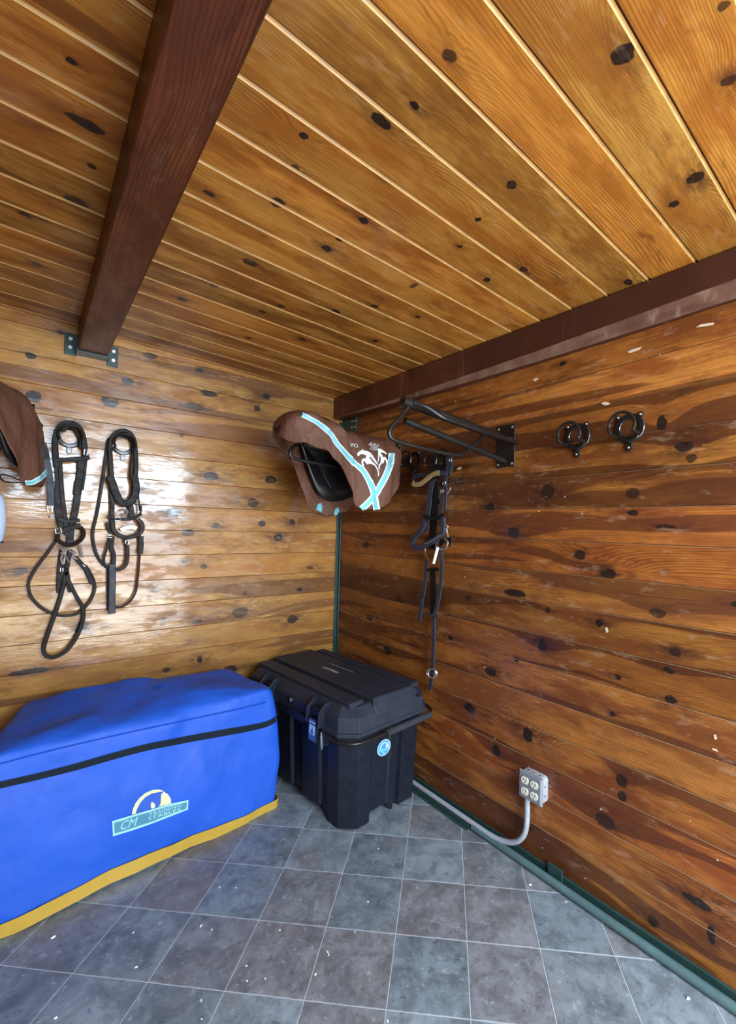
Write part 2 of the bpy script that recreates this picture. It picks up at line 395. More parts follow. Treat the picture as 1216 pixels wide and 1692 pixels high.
M['logo_pale'] = plain('pale_yellow_print', (.62, .68, .38), .6, vary=.05, bstr=0)
M['logo_teal'] = plain('teal_print', (.055, .225, .33), .6, vary=.15, nscale=40, bstr=0)
M['logo_blue'] = plain('dark_blue_print', (.018, .085, .46), .6, vary=.05, bstr=0)
M['logo_line'] = plain('pale_teal_print', (.30, .60, .62), .6, vary=.1, bstr=0)
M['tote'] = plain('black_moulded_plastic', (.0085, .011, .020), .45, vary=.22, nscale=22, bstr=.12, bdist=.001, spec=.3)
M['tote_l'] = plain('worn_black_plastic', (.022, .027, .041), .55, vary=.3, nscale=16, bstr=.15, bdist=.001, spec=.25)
M['grip'] = plain('black_rubber_grip', (.030, .033, .042), .42, vary=.15)
M['print'] = plain('pale_print', (.70, .72, .76), .5, vary=.05, bstr=0)
M['sticker'] = plain('blue_label', (.06, .13, .42), .4, vary=.2, nscale=60, bstr=0)
M['st_blue'] = plain('sticker_blue', (.06, .27, .60), .4, vary=.08, bstr=0)
M['st_pale'] = plain('sticker_pale_blue', (.42, .74, .88), .4, vary=.05, bstr=0)
M['st_mid'] = plain('sticker_mid_blue', (.16, .48, .74), .4, vary=.05, bstr=0)
M['pale'] = plain('pale_blue_cotton', (.52, .62, .80), .8, vary=.08, nscale=25, bstr=.4)
M['wire'] = plain('brown_wire', (.11, .030, .018), .5, bstr=0)
M['smear'] = plain('old_pale_paint', (.62, .50, .36), .7, vary=.25, nscale=120, bstr=0)
M['crumb'] = plain('white_crumb', (.72, .74, .74), .8, bstr=0)

# ------------------------------------------------------------------ room
XW, YB, XL, YF = 1.79, 2.94, -1.3, -1.1
def zc(x): return 2.530 - 0.031 * x          # underside of the ceiling boards

# floor bed and diagonal tiles
def tile_mat():
    m, nt, b = new_mat('slate_tile')
    tc = nd(nt, 'ShaderNodeTexCoord').outputs['Object']; oi = nd(nt, 'ShaderNodeObjectInfo').outputs['Random']
    cmb = nd(nt, 'ShaderNodeCombineXYZ'); setin(nt, cmb, 0, mth(nt, 'MULTIPLY', oi, 37.0)); setin(nt, cmb, 1, mth(nt, 'MULTIPLY', oi, 91.0)); setin(nt, cmb, 2, mth(nt, 'MULTIPLY', oi, 13.0))
    P = vmul(nt, tc, (1, 1, 1), cmb.outputs[0])
    n1 = noise(nt, P, 10, 5, .7, .4); n2 = noise(nt, vmul(nt, P, (1, 1, 1), (5, 5, 5)), 42, 4, .72, .2); n3 = noise(nt, vmul(nt, P, (1, 1, 1), (15, 2, 9)), 4, 3, .6)
    r2 = mth(nt, 'FRACT', mth(nt, 'MULTIPLY', oi, 17.3)); r3 = mth(nt, 'FRACT', mth(nt, 'MULTIPLY', oi, 53.7))
    basec = mixc(nt, mapr(nt, r2, .35, .8), (.130, .172, .196, 1), (.166, .162, .162, 1))
    basec = mixc(nt, mapr(nt, r3, .72, .8), basec, (.20, .245, .275, 1))
    c = mixc(nt, mapr(nt, n1, .32, .68), mixc(nt, .55, basec, (.066, .074, .092, 1)), mixc(nt, .3, basec, (.36, .41, .47, 1)))
    c = mixc(nt, mth(nt, 'MULTIPLY', mapr(nt, n3, .48, .66), mapr(nt, r2, .2, .9, .15, .55)), c, (.165, .138, .128, 1))
    c = mixc(nt, mapr(nt, n2, .56, .76, 0, .5), c, (.46, .51, .56, 1))
    c = mixc(nt, mapr(nt, n2, .44, .30, 0, .55), c, (.050, .052, .062, 1))
    lk(nt, c, b.inputs['Base Color'])
    lk(nt, mapr(nt, n2, .3, .7, .38, .55), b.inputs['Roughness'])
    lk(nt, bump(nt, n2, .22, .002), b.inputs['Normal'])
    return m
M['tile'] = tile_mat()
M['grout'] = plain('pale_grout', (.46, .50, .53), .85, vary=.2, nscale=30)

floor = MB().box((XL, YF, -.12), (XW, YB, -.0012)).build('floor', M['grout'])
tag(floor, 'grey slate-look tile floor laid on the diagonal', 'floor', kind='structure')
TS, TA = .2620, R(-45)
TI = Vector((math.cos(TA), math.sin(TA), 0)) * TS; TJ = Vector((math.sin(TA), -math.cos(TA), 0)) * TS
TO = Vector((.894, 2.219, 0))
gap = .0013
def tile_mesh(poly):
    mb = MB(); c = sum((Vector(p) for p in poly), Vector()) / len(poly)
    def inset(k):
        n = len(poly); out = []
        for i in range(n):
            p = Vector(poly[i]); a = (Vector(poly[i - 1]) - p).normalized(); b = (Vector(poly[(i + 1) % n]) - p).normalized()
            bis = a + b
            s = max(.3, abs(a.cross(b).z)); bis = (bis / s) if bis.length > 1e-6 else (c - p).normalized()
            out.append(p + bis * k)
        return out
    lo = [p + Vector((0, 0, -.006)) for p in inset(gap)]; mid = [p + Vector((0, 0, -.0012)) for p in inset(gap)]; top = inset(gap + .0012)
    mb.loft([lo, mid, top], True, True); return mb
def clip(poly, ax, val, keep_less):
    out = []
    for i in range(len(poly)):
        p, q = poly[i], poly[(i + 1) % len(poly)]
        ip = (p[ax] <= val) if keep_less else (p[ax] >= val); iq = (q[ax] <= val) if keep_less else (q[ax] >= val)
        if ip: out.append(p)
        if ip != iq:
            t = (val - p[ax]) / (q[ax] - p[ax]); out.append(p + (q - p) * t)
    return out
base_tile = None
for i in range(-22, 22):
    for j in range(-22, 22):
        o0 = TO + TI * i + TJ * j
        poly = [o0, o0 + TI, o0 + TI + TJ, o0 + TJ]
        if max(p.x for p in poly) < XL + .02 or min(p.x for p in poly) > XW - .02 or max(p.y for p in poly) < YF + .02 or min(p.y for p in poly) > YB - .02: continue
        cp = poly
        for ax, val, less in ((0, XL, False), (0, XW - .012, True), (1, YF, False), (1, YB - .002, True)): cp = clip(cp, ax, val, less)
        if len(cp) < 3: continue
        ctr = o0 + (TI + TJ) / 2
        ar = abs(sum(cp[k].x * cp[(k + 1) % len(cp)].y - cp[(k + 1) % len(cp)].x * cp[k].y for k in range(len(cp)))) / 2
        if ar < .0006: continue
        if ar > .0685 and len(cp) == 4:
            if base_tile is None:
                base_tile = tile_mesh([p - ctr for p in cp]).build('floor_tile', M['tile'], floor, local=True); base_tile.location = ctr; continue
            o = bpy.data.objects.new('floor_tile', base_tile.data); COL.objects.link(o); o.parent = floor; o.location = ctr
        else:
            cl = []
            for p in cp:
                if not cl or (p - cl[-1]).length > .004: cl.append(p)
            if (cl[0] - cl[-1]).length < .004: cl.pop()
            if len(cl) < 3: continue
            o = tile_mesh([p - ctr for p in cl]).build('floor_tile', M['tile'], floor, local=True); o.location = ctr

# boards -----------------------------------------------------------
M['dusty'] = plain('dusty_board_edge', (.27, .155, .075), .7, vary=.5, nscale=14, bstr=.2)
PAL_BACK = ((.50, .262, .060), (.33, .135, .025), (.110, .034, .011))
PAL_RIGHT = ((.385, .142, .028), (.190, .054, .011), (.044, .011, .006))
PAL_CEIL = ((.53, .240, .044), (.30, .104, .014), (.095, .026, .006))
def board_mb(L, h, th=.02, ch=.0028, ch2=None, g=.0008):
    """board in local axes: x along, y across, z out of the wall; chamfered front edges"""
    ch2 = ch if ch2 is None else ch2; y0, y1 = -h / 2 + g, h / 2 - g
    prof = [(y0, -th), (y0, -ch), (y0 + ch, 0), (y1 - ch2, 0), (y1, -ch2), (y1, -th)]
    a = [(-L / 2, y, z) for y, z in prof]; b = [(L / 2, y, z) for y, z in prof]
    mb = MB(); n = len(prof)
    vs = a + b; fs = []; ms = []
    for k in range(n):
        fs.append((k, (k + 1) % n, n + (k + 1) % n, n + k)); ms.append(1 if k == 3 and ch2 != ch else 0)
    fs += [tuple(range(n - 1, -1, -1)), tuple(range(n, 2 * n))]; ms += [0, 0]
    mb.add(vs, fs); mb.m = ms
    return mb
def place(o, M3, loc):
    m = M3.to_4x4(); m.translation = Vector(loc); o.matrix_world = m
def lay_boards(parent, name, n, pitch, start, axes, ctr_fn, L, knots_px, unproj, pal, rough, seed0, specks=0, wear=0, mesh_kw=None, tint=None, coat=0, heart=(.48, .64)):
    """axes: Matrix whose columns are the local axes; knots given as pixel positions on this surface"""
    inv = axes.transposed(); kw = mesh_kw or {}
    kn = [(unproj(x, y), rx, ry) for (x, y, rx, ry) in knots_px]
    proto = None
    for k in range(n):
        ctr = ctr_fn(start + (k + .5) * pitch)
        mine = []
        for P, rx, ry in kn:
            q = inv @ (P - ctr)
            if abs(q.y) < pitch * .62 and abs(q.x) < L / 2: mine.append((q.x, q.y, rx, ry))
        rnd = random.Random(seed0 + k)
        # a few small ones that the photograph does not pin down (outside the frame)
        p = tint(k, pal, rnd) if tint else pal
        mat = pine_mat(name + '_pine', seed0 + k, mine, p, rough, specks, wear, coat=coat, heart_edge=random.Random(seed0 * 7 + k).uniform(*heart))
        edge = kw.get('edge')
        if proto is None:
            kk = {a: b for a, b in kw.items() if a != 'edge'}
            o = board_mb(L, pitch, **kk).build(name, [M['back'], M['back']] if edge else [M['back']], parent, local=True); proto = o
        else:
            o = bpy.data.objects.new(name, proto.data); COL.objects.link(o); o.parent = parent
        o.material_slots[0].link = 'OBJECT'; o.material_slots[0].material = mat
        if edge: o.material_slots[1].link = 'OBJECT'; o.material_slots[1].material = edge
        place(o, axes, ctr)
def px2m(x, y, P): return (P - EYE).dot(FW) / F

wall_back = MB().box((XL - .1, YB + .021, -.12), (XW + .12, YB + .06, 2.75)).build('wall_back', M['back']); tag(wall_back, kind='structure', label='back wall of honey pine boards with knots', cat='wall')
wall_right = MB().box((XW + .021, YF - .1, -.12), (XW + .06, YB + .06, 2.75)).build('wall_right', M['back']); tag(wall_right, kind='structure', label='right wall of darker red-brown pine boards', cat='wall')
ceiling = MB()
ceiling.loft([[(XL - .1, YF - .1, zc(XL - .1) + .022), (XW + .12, YF - .1, zc(XW + .12) + .022), (XW + .12, YF - .1, 2.7), (XL - .1, YF - .1, 2.7)],
              [(XL - .1, YB + .1, zc(XL - .1) + .022), (XW + .12, YB + .1, zc(XW + .12) + .022), (XW + .12, YB + .1, 2.7), (XL - .1, YB + .1, 2.7)]])
ceiling = ceiling.build('ceiling', M['back']); tag(ceiling, kind='structure', label='pine board ceiling', cat='ceiling')

KB = [(55, 655, 13, 10), (182, 662, 15, 11), (211, 630, 10, 6), (322, 672, 16, 6), (418, 831, 9, 8), (349, 787, 12, 7), (447, 792, 9, 6), (285, 847, 12, 8), (235, 802, 9, 8), (357, 868, 6, 5), (433, 865, 6, 5),
      (483, 863, 5, 5), (460, 888, 7, 6), (311, 880, 10, 6), (306, 928, 5, 4), (336, 936, 6, 4), (33, 943, 13, 7), (137, 1037, 13, 10), (397, 1012, 13, 9), (483, 1023, 8, 7), (326, 1028, 8, 4),
      (270, 1025, 4, 3), (513, 938, 5, 3), (495, 974, 5, 3), (256, 975, 7, 5), (380, 1106, 11, 6), (330, 1090, 5, 6), (50, 1110, 34, 5), (248, 588, 12, 5), (330, 612, 7, 4), (345, 650, 14, 5), (100, 548, 6, 4), (440, 655, 6, 5),
      (50, 588, 9, 5), (425, 675, 5, 5), (405, 980, 4, 3), (120, 700, 5, 5), (275, 1107, 6, 4), (300, 720, 4, 3)]
KR = [(1130, 738, 16, 9), (1142, 757, 10, 7), (1093, 700, 8, 13), (848, 880, 9, 9), (905, 813, 11, 12), (1045, 815, 12, 9), (958, 917, 9, 8), (1005, 948, 13, 8), (850, 980, 19, 6), (1087, 1013, 14, 8), (990, 1030, 7, 7),
      (1116, 1077, 10, 8), (895, 1065, 7, 10), (773, 988, 6, 5), (1108, 1156, 10, 7), (1020, 1119, 5, 4), (1105, 1108, 10, 5), (744, 1054, 4, 4), (854, 1090, 4, 4), (872, 1214, 8, 12), (776, 1170, 9, 8), (820, 1240, 6, 9),
      (810, 1110, 9, 7), (1012, 1180, 5, 4), (1027, 1290, 9, 10), (1028, 1316, 7, 9), (1000, 1357, 15, 12), (1150, 1490, 22, 7), (1078, 1522, 8, 9), (1175, 1545, 6, 16), (940, 730, 6, 5), (1046, 848, 9, 5), (810, 838, 7, 6),
      (700, 990, 6, 7), (660, 990, 7, 5), (610, 1020, 6, 5), (930, 600, 6, 4), (730, 800, 9, 5), (908, 1470, 4, 6), (1100, 870, 18, 4), (640, 1075, 7, 6), (605, 900, 6, 5), (905, 1008, 4, 4), (1215, 998, 7, 5)]
KC = [(742, 101, 13, 11), (845, 305, 10, 7), (1030, 92, 18, 17), (1148, 288, 11, 9), (630, 208, 20, 9), (790, 362, 5, 4), (805, 458, 7, 4), (865, 440, 8, 4), (1038, 457, 10, 4), (684, 470, 5, 6), (502, 235, 8, 6),
      (487, 285, 8, 5), (458, 342, 11, 8), (601, 368, 10, 5), (540, 414, 9, 5), (413, 439, 12, 6), (685, 180, 9, 6), (140, 222, 26, 8), (125, 348, 16, 9), (465, 508, 6, 4), (433, 517, 6, 3), (352, 477, 6, 3),
      (115, 122, 8, 5), (60, 450, 8, 4), (1195, 10, 10, 8), (560, 398, 5, 3), (555, 515, 8, 4), (345, 330, 9, 4), (150, 290, 6, 4), (40, 370, 8, 4), (760, 405, 4, 3), (620, 505, 5, 3), (250, 470, 7, 4), (300, 500, 7, 4), (1205, 130, 9, 9),
      (690, 520, 4, 3), (620, 560, 5, 3), (500, 560, 6, 3), (410, 560, 6, 3), (1115, 330, 8, 5)]
def kb(l, un):   # pixel radii to metres on the surface
    out = []
    for x, y, rx, ry in l:
        P = un(x, y); s = (P - EYE).dot(FW) / F
        a = un(x + rx, y); b = un(x, y + ry)
        out.append((x, y, min((a - P).length, rx * s * 2.2), min((b - P).length, ry * s * 1.6)))
    return out
uB = lambda x, y: onY(x, y, YB); uR = lambda x, y: onX(x, y, XW); uC = lambda x, y: onZ(x, y, zc(1.0))
AX_B = Matrix(((1, 0, 0), (0, 0, -1), (0, 1, 0)))
AX_R = Matrix(((0, 0, -1), (-1, 0, 0), (0, 1, 0)))
sl = math.atan(.031); AX_C = Matrix(((math.cos(sl), 0, -math.sin(sl)), (0, -1, 0), (-math.sin(sl), 0, -math.cos(sl))))
def tintB(k, pal, rnd):
    q = rnd.choice((0, 0, 0, 1)); s = rnd.uniform(.92, 1.12)
    return [tuple(c * s * (.86 if q else 1) for c in col) for col in pal]
def tintR(k, pal, rnd):
    s = rnd.uniform(.74, 1.28); h = rnd.uniform(.88, 1.14)
    return [(col[0] * s, col[1] * s * h, col[2] * s * h) for col in pal]
def tintC(k, pal, rnd):
    s = rnd.uniform(.80, 1.22); h = rnd.uniform(.90, 1.12)
    return [(col[0] * s, col[1] * s * h, col[2] * s * h * h) for col in pal]
LB = XW - XL + .1
lay_boards(wall_back, 'wall_board', 18, .1455, .729 - .1455 * 5, AX_B, lambda z: Vector(((XL + XW) / 2 - .04, YB, z)), LB, kb(KB, uB), uB, PAL_BACK, .45, 20, specks=.0, wear=.45, tint=tintB, coat=.75, mesh_kw=dict(ch=.0016))
LR = YB - YF
lay_boards(wall_right, 'wall_board', 17, .1436, .876 - .1436 * 6 + .015, AX_R, lambda z: Vector((XW, (YB + YF) / 2, z)), LR, kb(KR, uR), uR, PAL_RIGHT, .42, 60, specks=.8, wear=.35, tint=tintR, coat=.25, heart=(.46, .60), mesh_kw=dict(ch=.0014, ch2=.0018, edge=M['dusty']))
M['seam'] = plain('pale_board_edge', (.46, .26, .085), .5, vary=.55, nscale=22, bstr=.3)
LC = (XW - XL) / math.cos(sl)
n_c = 26
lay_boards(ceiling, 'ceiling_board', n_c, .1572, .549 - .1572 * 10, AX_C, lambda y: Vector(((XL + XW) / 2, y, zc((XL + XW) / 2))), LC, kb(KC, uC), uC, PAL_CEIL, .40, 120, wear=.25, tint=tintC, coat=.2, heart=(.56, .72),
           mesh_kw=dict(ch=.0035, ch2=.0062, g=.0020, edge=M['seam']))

# unseen sides of the room: left wall, front wall with the open doorway
M['plainpine'] = pine_mat('side_wall_pine', 400, [], PAL_BACK, .4)
wl = MB().box((XL - .06, YF - .1, -.12), (XL, YB + .06, 2.75)).build('wall_left', M['plainpine']); tag(wl, kind='structure', label='left wall of pine boards', cat='wall')
wf = MB(); wf.box((XL - .06, YF - .06, -.12), (-.35, YF, 2.75)); wf.box((-.35, YF - .06, 2.3), (XW, YF, 2.75)); wf.box((1.74, YF - .06, -.12), (XW + .06, YF, 2.3))
wf = wf.build('wall_front', M['plainpine']); tag(wf, kind='structure', label='front wall with the open doorway', cat='wall')

# ------------------------------------------------------------------ beams and fittings
bx0, bx1, bz = .152, .282, 2.388
b = MB(); rings = []
for y in (YF, -.2, .5, 1.2, 1.9, 2.5, YB - .001):
    e = .004
    rings.append([(bx0 + e, y, bz), (bx1 - e, y, bz), (bx1, y, bz + e), (bx1, y, zc(bx1) - .0005), (bx0, y, zc(bx0) - .0005), (bx0, y, bz + e)])
b.loft(rings); 
def along_y(o):   # give the beam a local x axis that runs along it, so its grain does too
    o.data.transform(Matrix.Rotation(R(90), 4, 'Z')); o.rotation_euler = (0, 0, R(-90))
beam = b.build('ceiling_beam', M['beam']); along_y(beam)
tag(beam, 'thick dark red-brown beam crossing under the ceiling boards', 'beam')
hg = thing('beam_hanger', 'dark green steel hanger holding the ceiling beam to the back wall', 'bracket', (.22, YB, bz))
MB().box((bx0 - .055, YB - .006, bz - .02), (bx0 - .001, YB, bz + .095)).build('flange', M['green'], hg, bevel=.002)
fl = MB(); fl.extrude([(bx1 + .001, YB - .006, bz - .035), (bx1 + .052, YB - .006, bz - .035), (bx1 + .052, YB - .006, bz + .08), (bx1 + .02, YB - .006, bz + .08), (bx1 + .001, YB - .006, bz + .03)], (0, .006, 0))
fl.build('flange', M['green'], hg, bevel=.002)
MB().box((bx0 - .006, YB - .07, bz - .012), (bx1 + .006, YB, bz - .001)).build('seat_plate', M['green'], hg, bevel=.002)
MB().box((bx0 - .006, YB - .07, bz - .001), (bx0 - .0005, YB, bz + .06)).build('side_plate', M['green'], hg)
for x, z in ((bx0 - .03, bz + .065), (bx0 - .03, bz + .02), (bx1 + .03, bz + .05), (bx1 + .03, bz + .0)):
    MB().disc((x, YB - .006, z), (0, -1, 0), .010, .006).build('bolt', M['screw'], hg, smooth=True)

# long beam on the right wall under the ceiling; its lower corner is worn bare towards the door
b = MB(); rb = []
for y, fx, zb, chm in ((YB - .002, 1.708, 2.318, .004), (2.4, 1.722, 2.310, .008), (1.8, 1.737, 2.306, .018), (1.2, 1.751, 2.310, .026), (.7, 1.758, 2.320, .032), (.3, 1.763, 2.330, .036), (YF + .002, 1.768, 2.335, .038)):
    rb.append([(fx, y, zc(fx) - .009), (XW + .0, y, zc(XW) - .009), (XW, y, zb - chm * .8), (fx + chm * .25, y, zb - chm * .8 + .0), (fx, y, zb + chm)])
for i in range(len(rb) - 1):
    for j in range(5):
        k = (j + 1) % 5; b.add([rb[i][j], rb[i][k], rb[i + 1][k], rb[i + 1][j]], [(0, 1, 2, 3)], 1 if j == 3 else 0)
b.add(rb[0], [(0, 1, 2, 3, 4)]); b.add(rb[-1], [(4, 3, 2, 1, 0)])
wb = b.build('wall_beam', [M['beam2'], M['beam_bare']]); along_y(wb)
tag(wb, 'long dark brown beam along the top of the right wall', 'beam')

post = MB(); post.box((XW - .030, YB - .010, 0), (XW - .001, YB - .001, 2.30)); post.box((XW - .010, YB - .032, 0), (XW - .001, YB - .010, 2.30))
tag(post.build('corner_post', M['green'], loc=(XW - .015, YB - .01, 0), bevel=.0015), 'dark green steel angle post standing in the corner', 'post')
bk = thing('corner_bracket', 'small dark bolted bracket under the far end of the wall beam', 'bracket', (XW, YB - .12, 2.24))
MB().box((XW - .008, YB - .21, 2.20), (XW - .001, YB - .034, 2.31)).build('plate', M['green'], bk, bevel=.002)
for y, z in ((YB - .15, 2.285), (YB - .19, 2.283), (YB - .15, 2.24), (YB - .19, 2.238)):
    MB().disc((XW - .008, y, z), (-1, 0, 0), .007, .005).build('bolt', M['screw'], bk, smooth=True)

# base of the right wall: steel sill, pipe, conduit, outlet
sill = thing('steel_sill', 'dark green steel sill along the foot of the right wall', 'sill', (XW, 1.0, 0))
s = MB(); s.box((XW - .012, YF + .01, .0), (XW - .0005, YB - .04, .034)); s.box((XW - .034, YF + .01, .0), (XW - .012, YB - .04, .006)); s.build('angle', M['green'], sill, bevel=.0015)
MB().box((XW - .022, 1.028, .006), (XW - .0125, 1.096, .062)).build('upright_tab', M['green'], sill, bevel=.0015)
pp = MB().tube([(1.741, YF + .02, .0175), (1.741, .2, .0175), (1.739, 1.0, .0175), (1.736, 1.50, .0175)], .0165, 14).build('floor_pipe', M['greenlight'], smooth=True, loc=(1.74, .3, 0))
tag(pp, 'blue-green painted pipe on the floor along the right wall', 'pipe')
fs = MB(); fs.box((1.706, 1.515, 0), (1.728, YB - .03, .004)); fs.box((1.722, 1.515, .004), (1.728, YB - .03, .022))
tag(fs.build('floor_strip', M['green'], loc=(1.715, 2.2, 0), bevel=.001), 'dark green metal strip on the floor running behind the black chest', 'metal strip')
cdp = MB().tube([(1.741, YB - .05, .030), (1.741, 1.50, .030), (1.741, 1.40, .031), (1.745, 1.33, .038), (1.752, 1.265, .062), (1.756, 1.222, .105), (1.757, 1.200, .17), (1.757, 1.198, .30)], .0125, 12, sub=4)
tag(cdp.build('electrical_conduit', M['zinc'], smooth=True, loc=(1.745, 1.5, 0)), 'grey conduit along the floor bending up to the outlet box', 'conduit')
ob = thing('outlet_box', 'grey metal four-socket outlet box low on the right wall', 'outlet', (1.76, 1.17, .35))
YO, ZO = 1.172, .358
bxm = MB(); hw = .058
def rrect(hw, r, x, n=4):
    out = []
    for cx, cz, a0 in ((hw - r, hw - r, 0), (-hw + r, hw - r, 90), (-hw + r, -hw + r, 180), (hw - r, -hw + r, 270)):
        for k in range(n + 1):
            a = R(a0 + 90 * k / n); out.append((x, YO + cx + r * math.cos(a), ZO + cz + r * math.sin(a)))
    return out
bxm.loft([rrect(hw, .018, XW - .001), rrect(hw, .018, XW - .045)]); bxm.build('box', M['zinc'], ob, smooth=True)
cv = MB(); cv.loft([rrect(hw + .003, .003, XW - .045), rrect(hw + .003, .003, XW - .048), rrect(hw - .004, .004, XW - .056)]); cv.build('cover_plate', M['zincdark'], ob)
for dy in (-.024, .024):
    for dz in (-.024, .024):
        rc = MB(); poly = []
        for k in range(24):
            a = 2 * math.pi * k / 24; poly.append((XW - .056, YO + dy + .0185 * math.cos(a), ZO + dz + max(-.0145, min(.0145, .0185 * math.sin(a)))))
        rc.extrude(poly, (-.004, 0, 0)); q = rc.build('receptacle', M['ivory'], ob)
        for sy, sz, w, h in ((-.007, .004, .0026, .010), (.007, .004, .0026, .008)):
            MB().box((XW - .0608, YO + dy + sy - w / 2, ZO + dz + sz - h / 2), (XW - .0598, YO + dy + sy + w / 2, ZO + dz + sz + h / 2)).build('slot', M['slot'], q)
        MB().disc((XW - .0598, YO + dy, ZO + dz - .008), (-1, 0, 0), .003, .001, 10).build('slot', M['slot'], q)
for dy in (-.03, 0, .03): MB().disc((XW - .025, YO + dy, ZO + hw), (0, 0, 1), .004, .0008, 10).build('knockout', M['slot'], ob)
for dz in (-.02, .02): MB().disc((XW - .025, YO - hw, ZO + dz), (0, -1, 0), .004, .0008, 10).build('knockout', M['slot'], ob)

# ------------------------------------------------------------------ saddle racks on the right wall
def make_rack():
    """local frame: origin on the wall at the middle of the plate, x out of the wall is -x, z up"""
    t = thing('saddle_rack', None, None)
    Y0 = 1.385; O = Vector((XW, Y0, 1.925))
    L = lambda x, y, dy=0.0: onY(x, y, Y0 + dy) - O
    pl = MB(); pl.box((-.006, -.055, -.105), (-.0005, .055, .105)); pl.build('wall_plate', M['rack'], t, local=True, bevel=.004)
    A0 = L(665, 662); A1 = Vector((-.006, 0, A0.z - .055))
    MB().tube([A0, A1], .0205, 16).build('top_tube', M['rack'], t, smooth=True, local=True)
    d = (A0 - A1).normalized(); MB().disc(A0 - d * .0005, d, .0195, .003, 16).build('end_cap', M['iron'], t, smooth=True, local=True)
    B0 = L(669, 695); B1 = Vector((-.006, 0, -.075))
    MB().tube([B0, B1], .0145, 14).build('brace_tube', M['rack'], t, smooth=True, local=True)
    MB().tube([A0 + Vector((.035, 0, -.015)), L(661, 690), L(645, 708), L(645, 722), L(662, 731), L(700, 741), L(740, 750), L(756, 752), L(772, 746), L(803, 716)], .0095, 10, sub=5).build('hanging_loop', M['rack'], t, smooth=True, local=True)
    for sd in (-1,):
        MB().tube([A0 + Vector((.045, sd * .018, -.004)), L(705, 673, -.05), L(730, 689, -.075), L(750, 697, -.08), L(800, 714, -.08), L(845, 728, -.075), L(861, 734, -.06), L(850, 726, -.04), A1 + Vector((-.06, sd * .018, .0))], .0098, 10, sub=5).build('side_rail', M['rack'], t, smooth=True, local=True)
    for y in (-.042, .042):
        for z in (-.09, .09): MB().disc((-.006, y, z), (-1, 0, 0), .006, .003, 10).build('screw', M['screw'], t, smooth=True, local=True)
    return t, O
rack, RO = make_rack()
rack.location = RO
tag(rack, 'empty black tubular saddle rack high on the right wall', 'saddle rack', 'saddle racks on the right wall')
rack2 = copy_tree(rack); rack2.location = (XW, 2.27, 1.945)
tag(rack2, 'black saddle rack under the brown covered saddle near the corner', 'saddle rack', 'saddle racks on the right wall')

# ------------------------------------------------------------------ bridle hooks
def make_hook():
    """local: x right, z up, -y out of the wall; centre of the ring at the origin"""
    t = thing('bridle_hook', None, None)
    def arc(a0, a1, r, y, n=20): return [(r * math.cos(R(a0 + (a1 - a0) * k / n)), y, r * math.sin(R(a0 + (a1 - a0) * k / n))) for k in range(n + 1)]
    m = MB()
    ring = [Vector(p) for p in arc(0, 360, .047, -.005, 28)[:-1]]
    m.strap(ring, .022, .009, (0, 1, 0), sub=0, closed=True)
    m.build('wall_ring', M['iron'], t, smooth=True, local=True)
    tb = MB(); tb.extrude([(-.012, -.001, -.042), (.012, -.001, -.042), (.011, -.001, -.083), (.005, -.001, -.091), (-.005, -.001, -.091), (-.011, -.001, -.083)], (0, -.010, 0)); tb.build('lower_tab', M['iron'], t, local=True, bevel=.0015)
    for sx in (-1, 1):
        e = MB(); e.extrude([(sx * .022, -.001, .040), (sx * .044, -.001, .028), (sx * .054, -.001, .054), (sx * .042, -.001, .060)], (0, -.009, 0)); e.build('ear', M['iron'], t, local=True, bevel=.0015)
        MB().disc((sx * .043, -.010, .048), (0, -1, 0), .0045, .003, 10).build('screw', M['screw'], t, smooth=True, local=True)
    MB().disc((0, -.011, -.077), (0, -1, 0), .0045, .003, 10).build('screw', M['screw'], t, smooth=True, local=True)
    h = MB(); top = arc(-28, 208, .050, -.078, 24)
    path = [(.040, -.008, -.030)] + [(.046, -.042, -.030)] + top + [(-.046, -.042, -.030), (-.040, -.008, -.030)]
    h.tube(path, .0062, 8, sub=2); h.build('front_arc', M['iron'], t, smooth=True, local=True)
    for sx in (-1, 1): MB().strap([(sx * .042, -.010, -.024), (sx * .025, -.012, -.042), (0, -.012, -.052)], .016, .012, (0, 1, 0), sub=3).build('prong', M['iron'], t, smooth=True, local=True)
    return t
hook = make_hook()
def put_hook(o, P, right, label):
    o.location = P; o.rotation_euler = (0, 0, R(-90) if right else 0)   # -y local -> -x world on the right wall
    tag(o, label, 'bridle hook', 'black bridle hooks on the walls')
hp = []
put_hook(hook, onX(1041, 708, XW) , True, 'empty black iron bridle hook nearest the right edge of the photo')
for xy, right, lab in (((955, 722), True, 'empty black iron bridle hook between the saddle rack and another empty hook'), ((686, 762), True, 'small black bridle hook between the brown covered saddle and the gold-browband bridle'), ((727, 764), True, 'black bridle hook carrying the gold-browband bridle'),
                       ((115, 722), False, 'black bridle hook carrying the left long-looped bridle on the back wall'), ((203, 735), False, 'black bridle hook carrying the padded bridle on the back wall')):
    o = copy_tree(hook); put_hook(o, onX(*xy, XW) if right else onY(*xy, YB), right, lab)

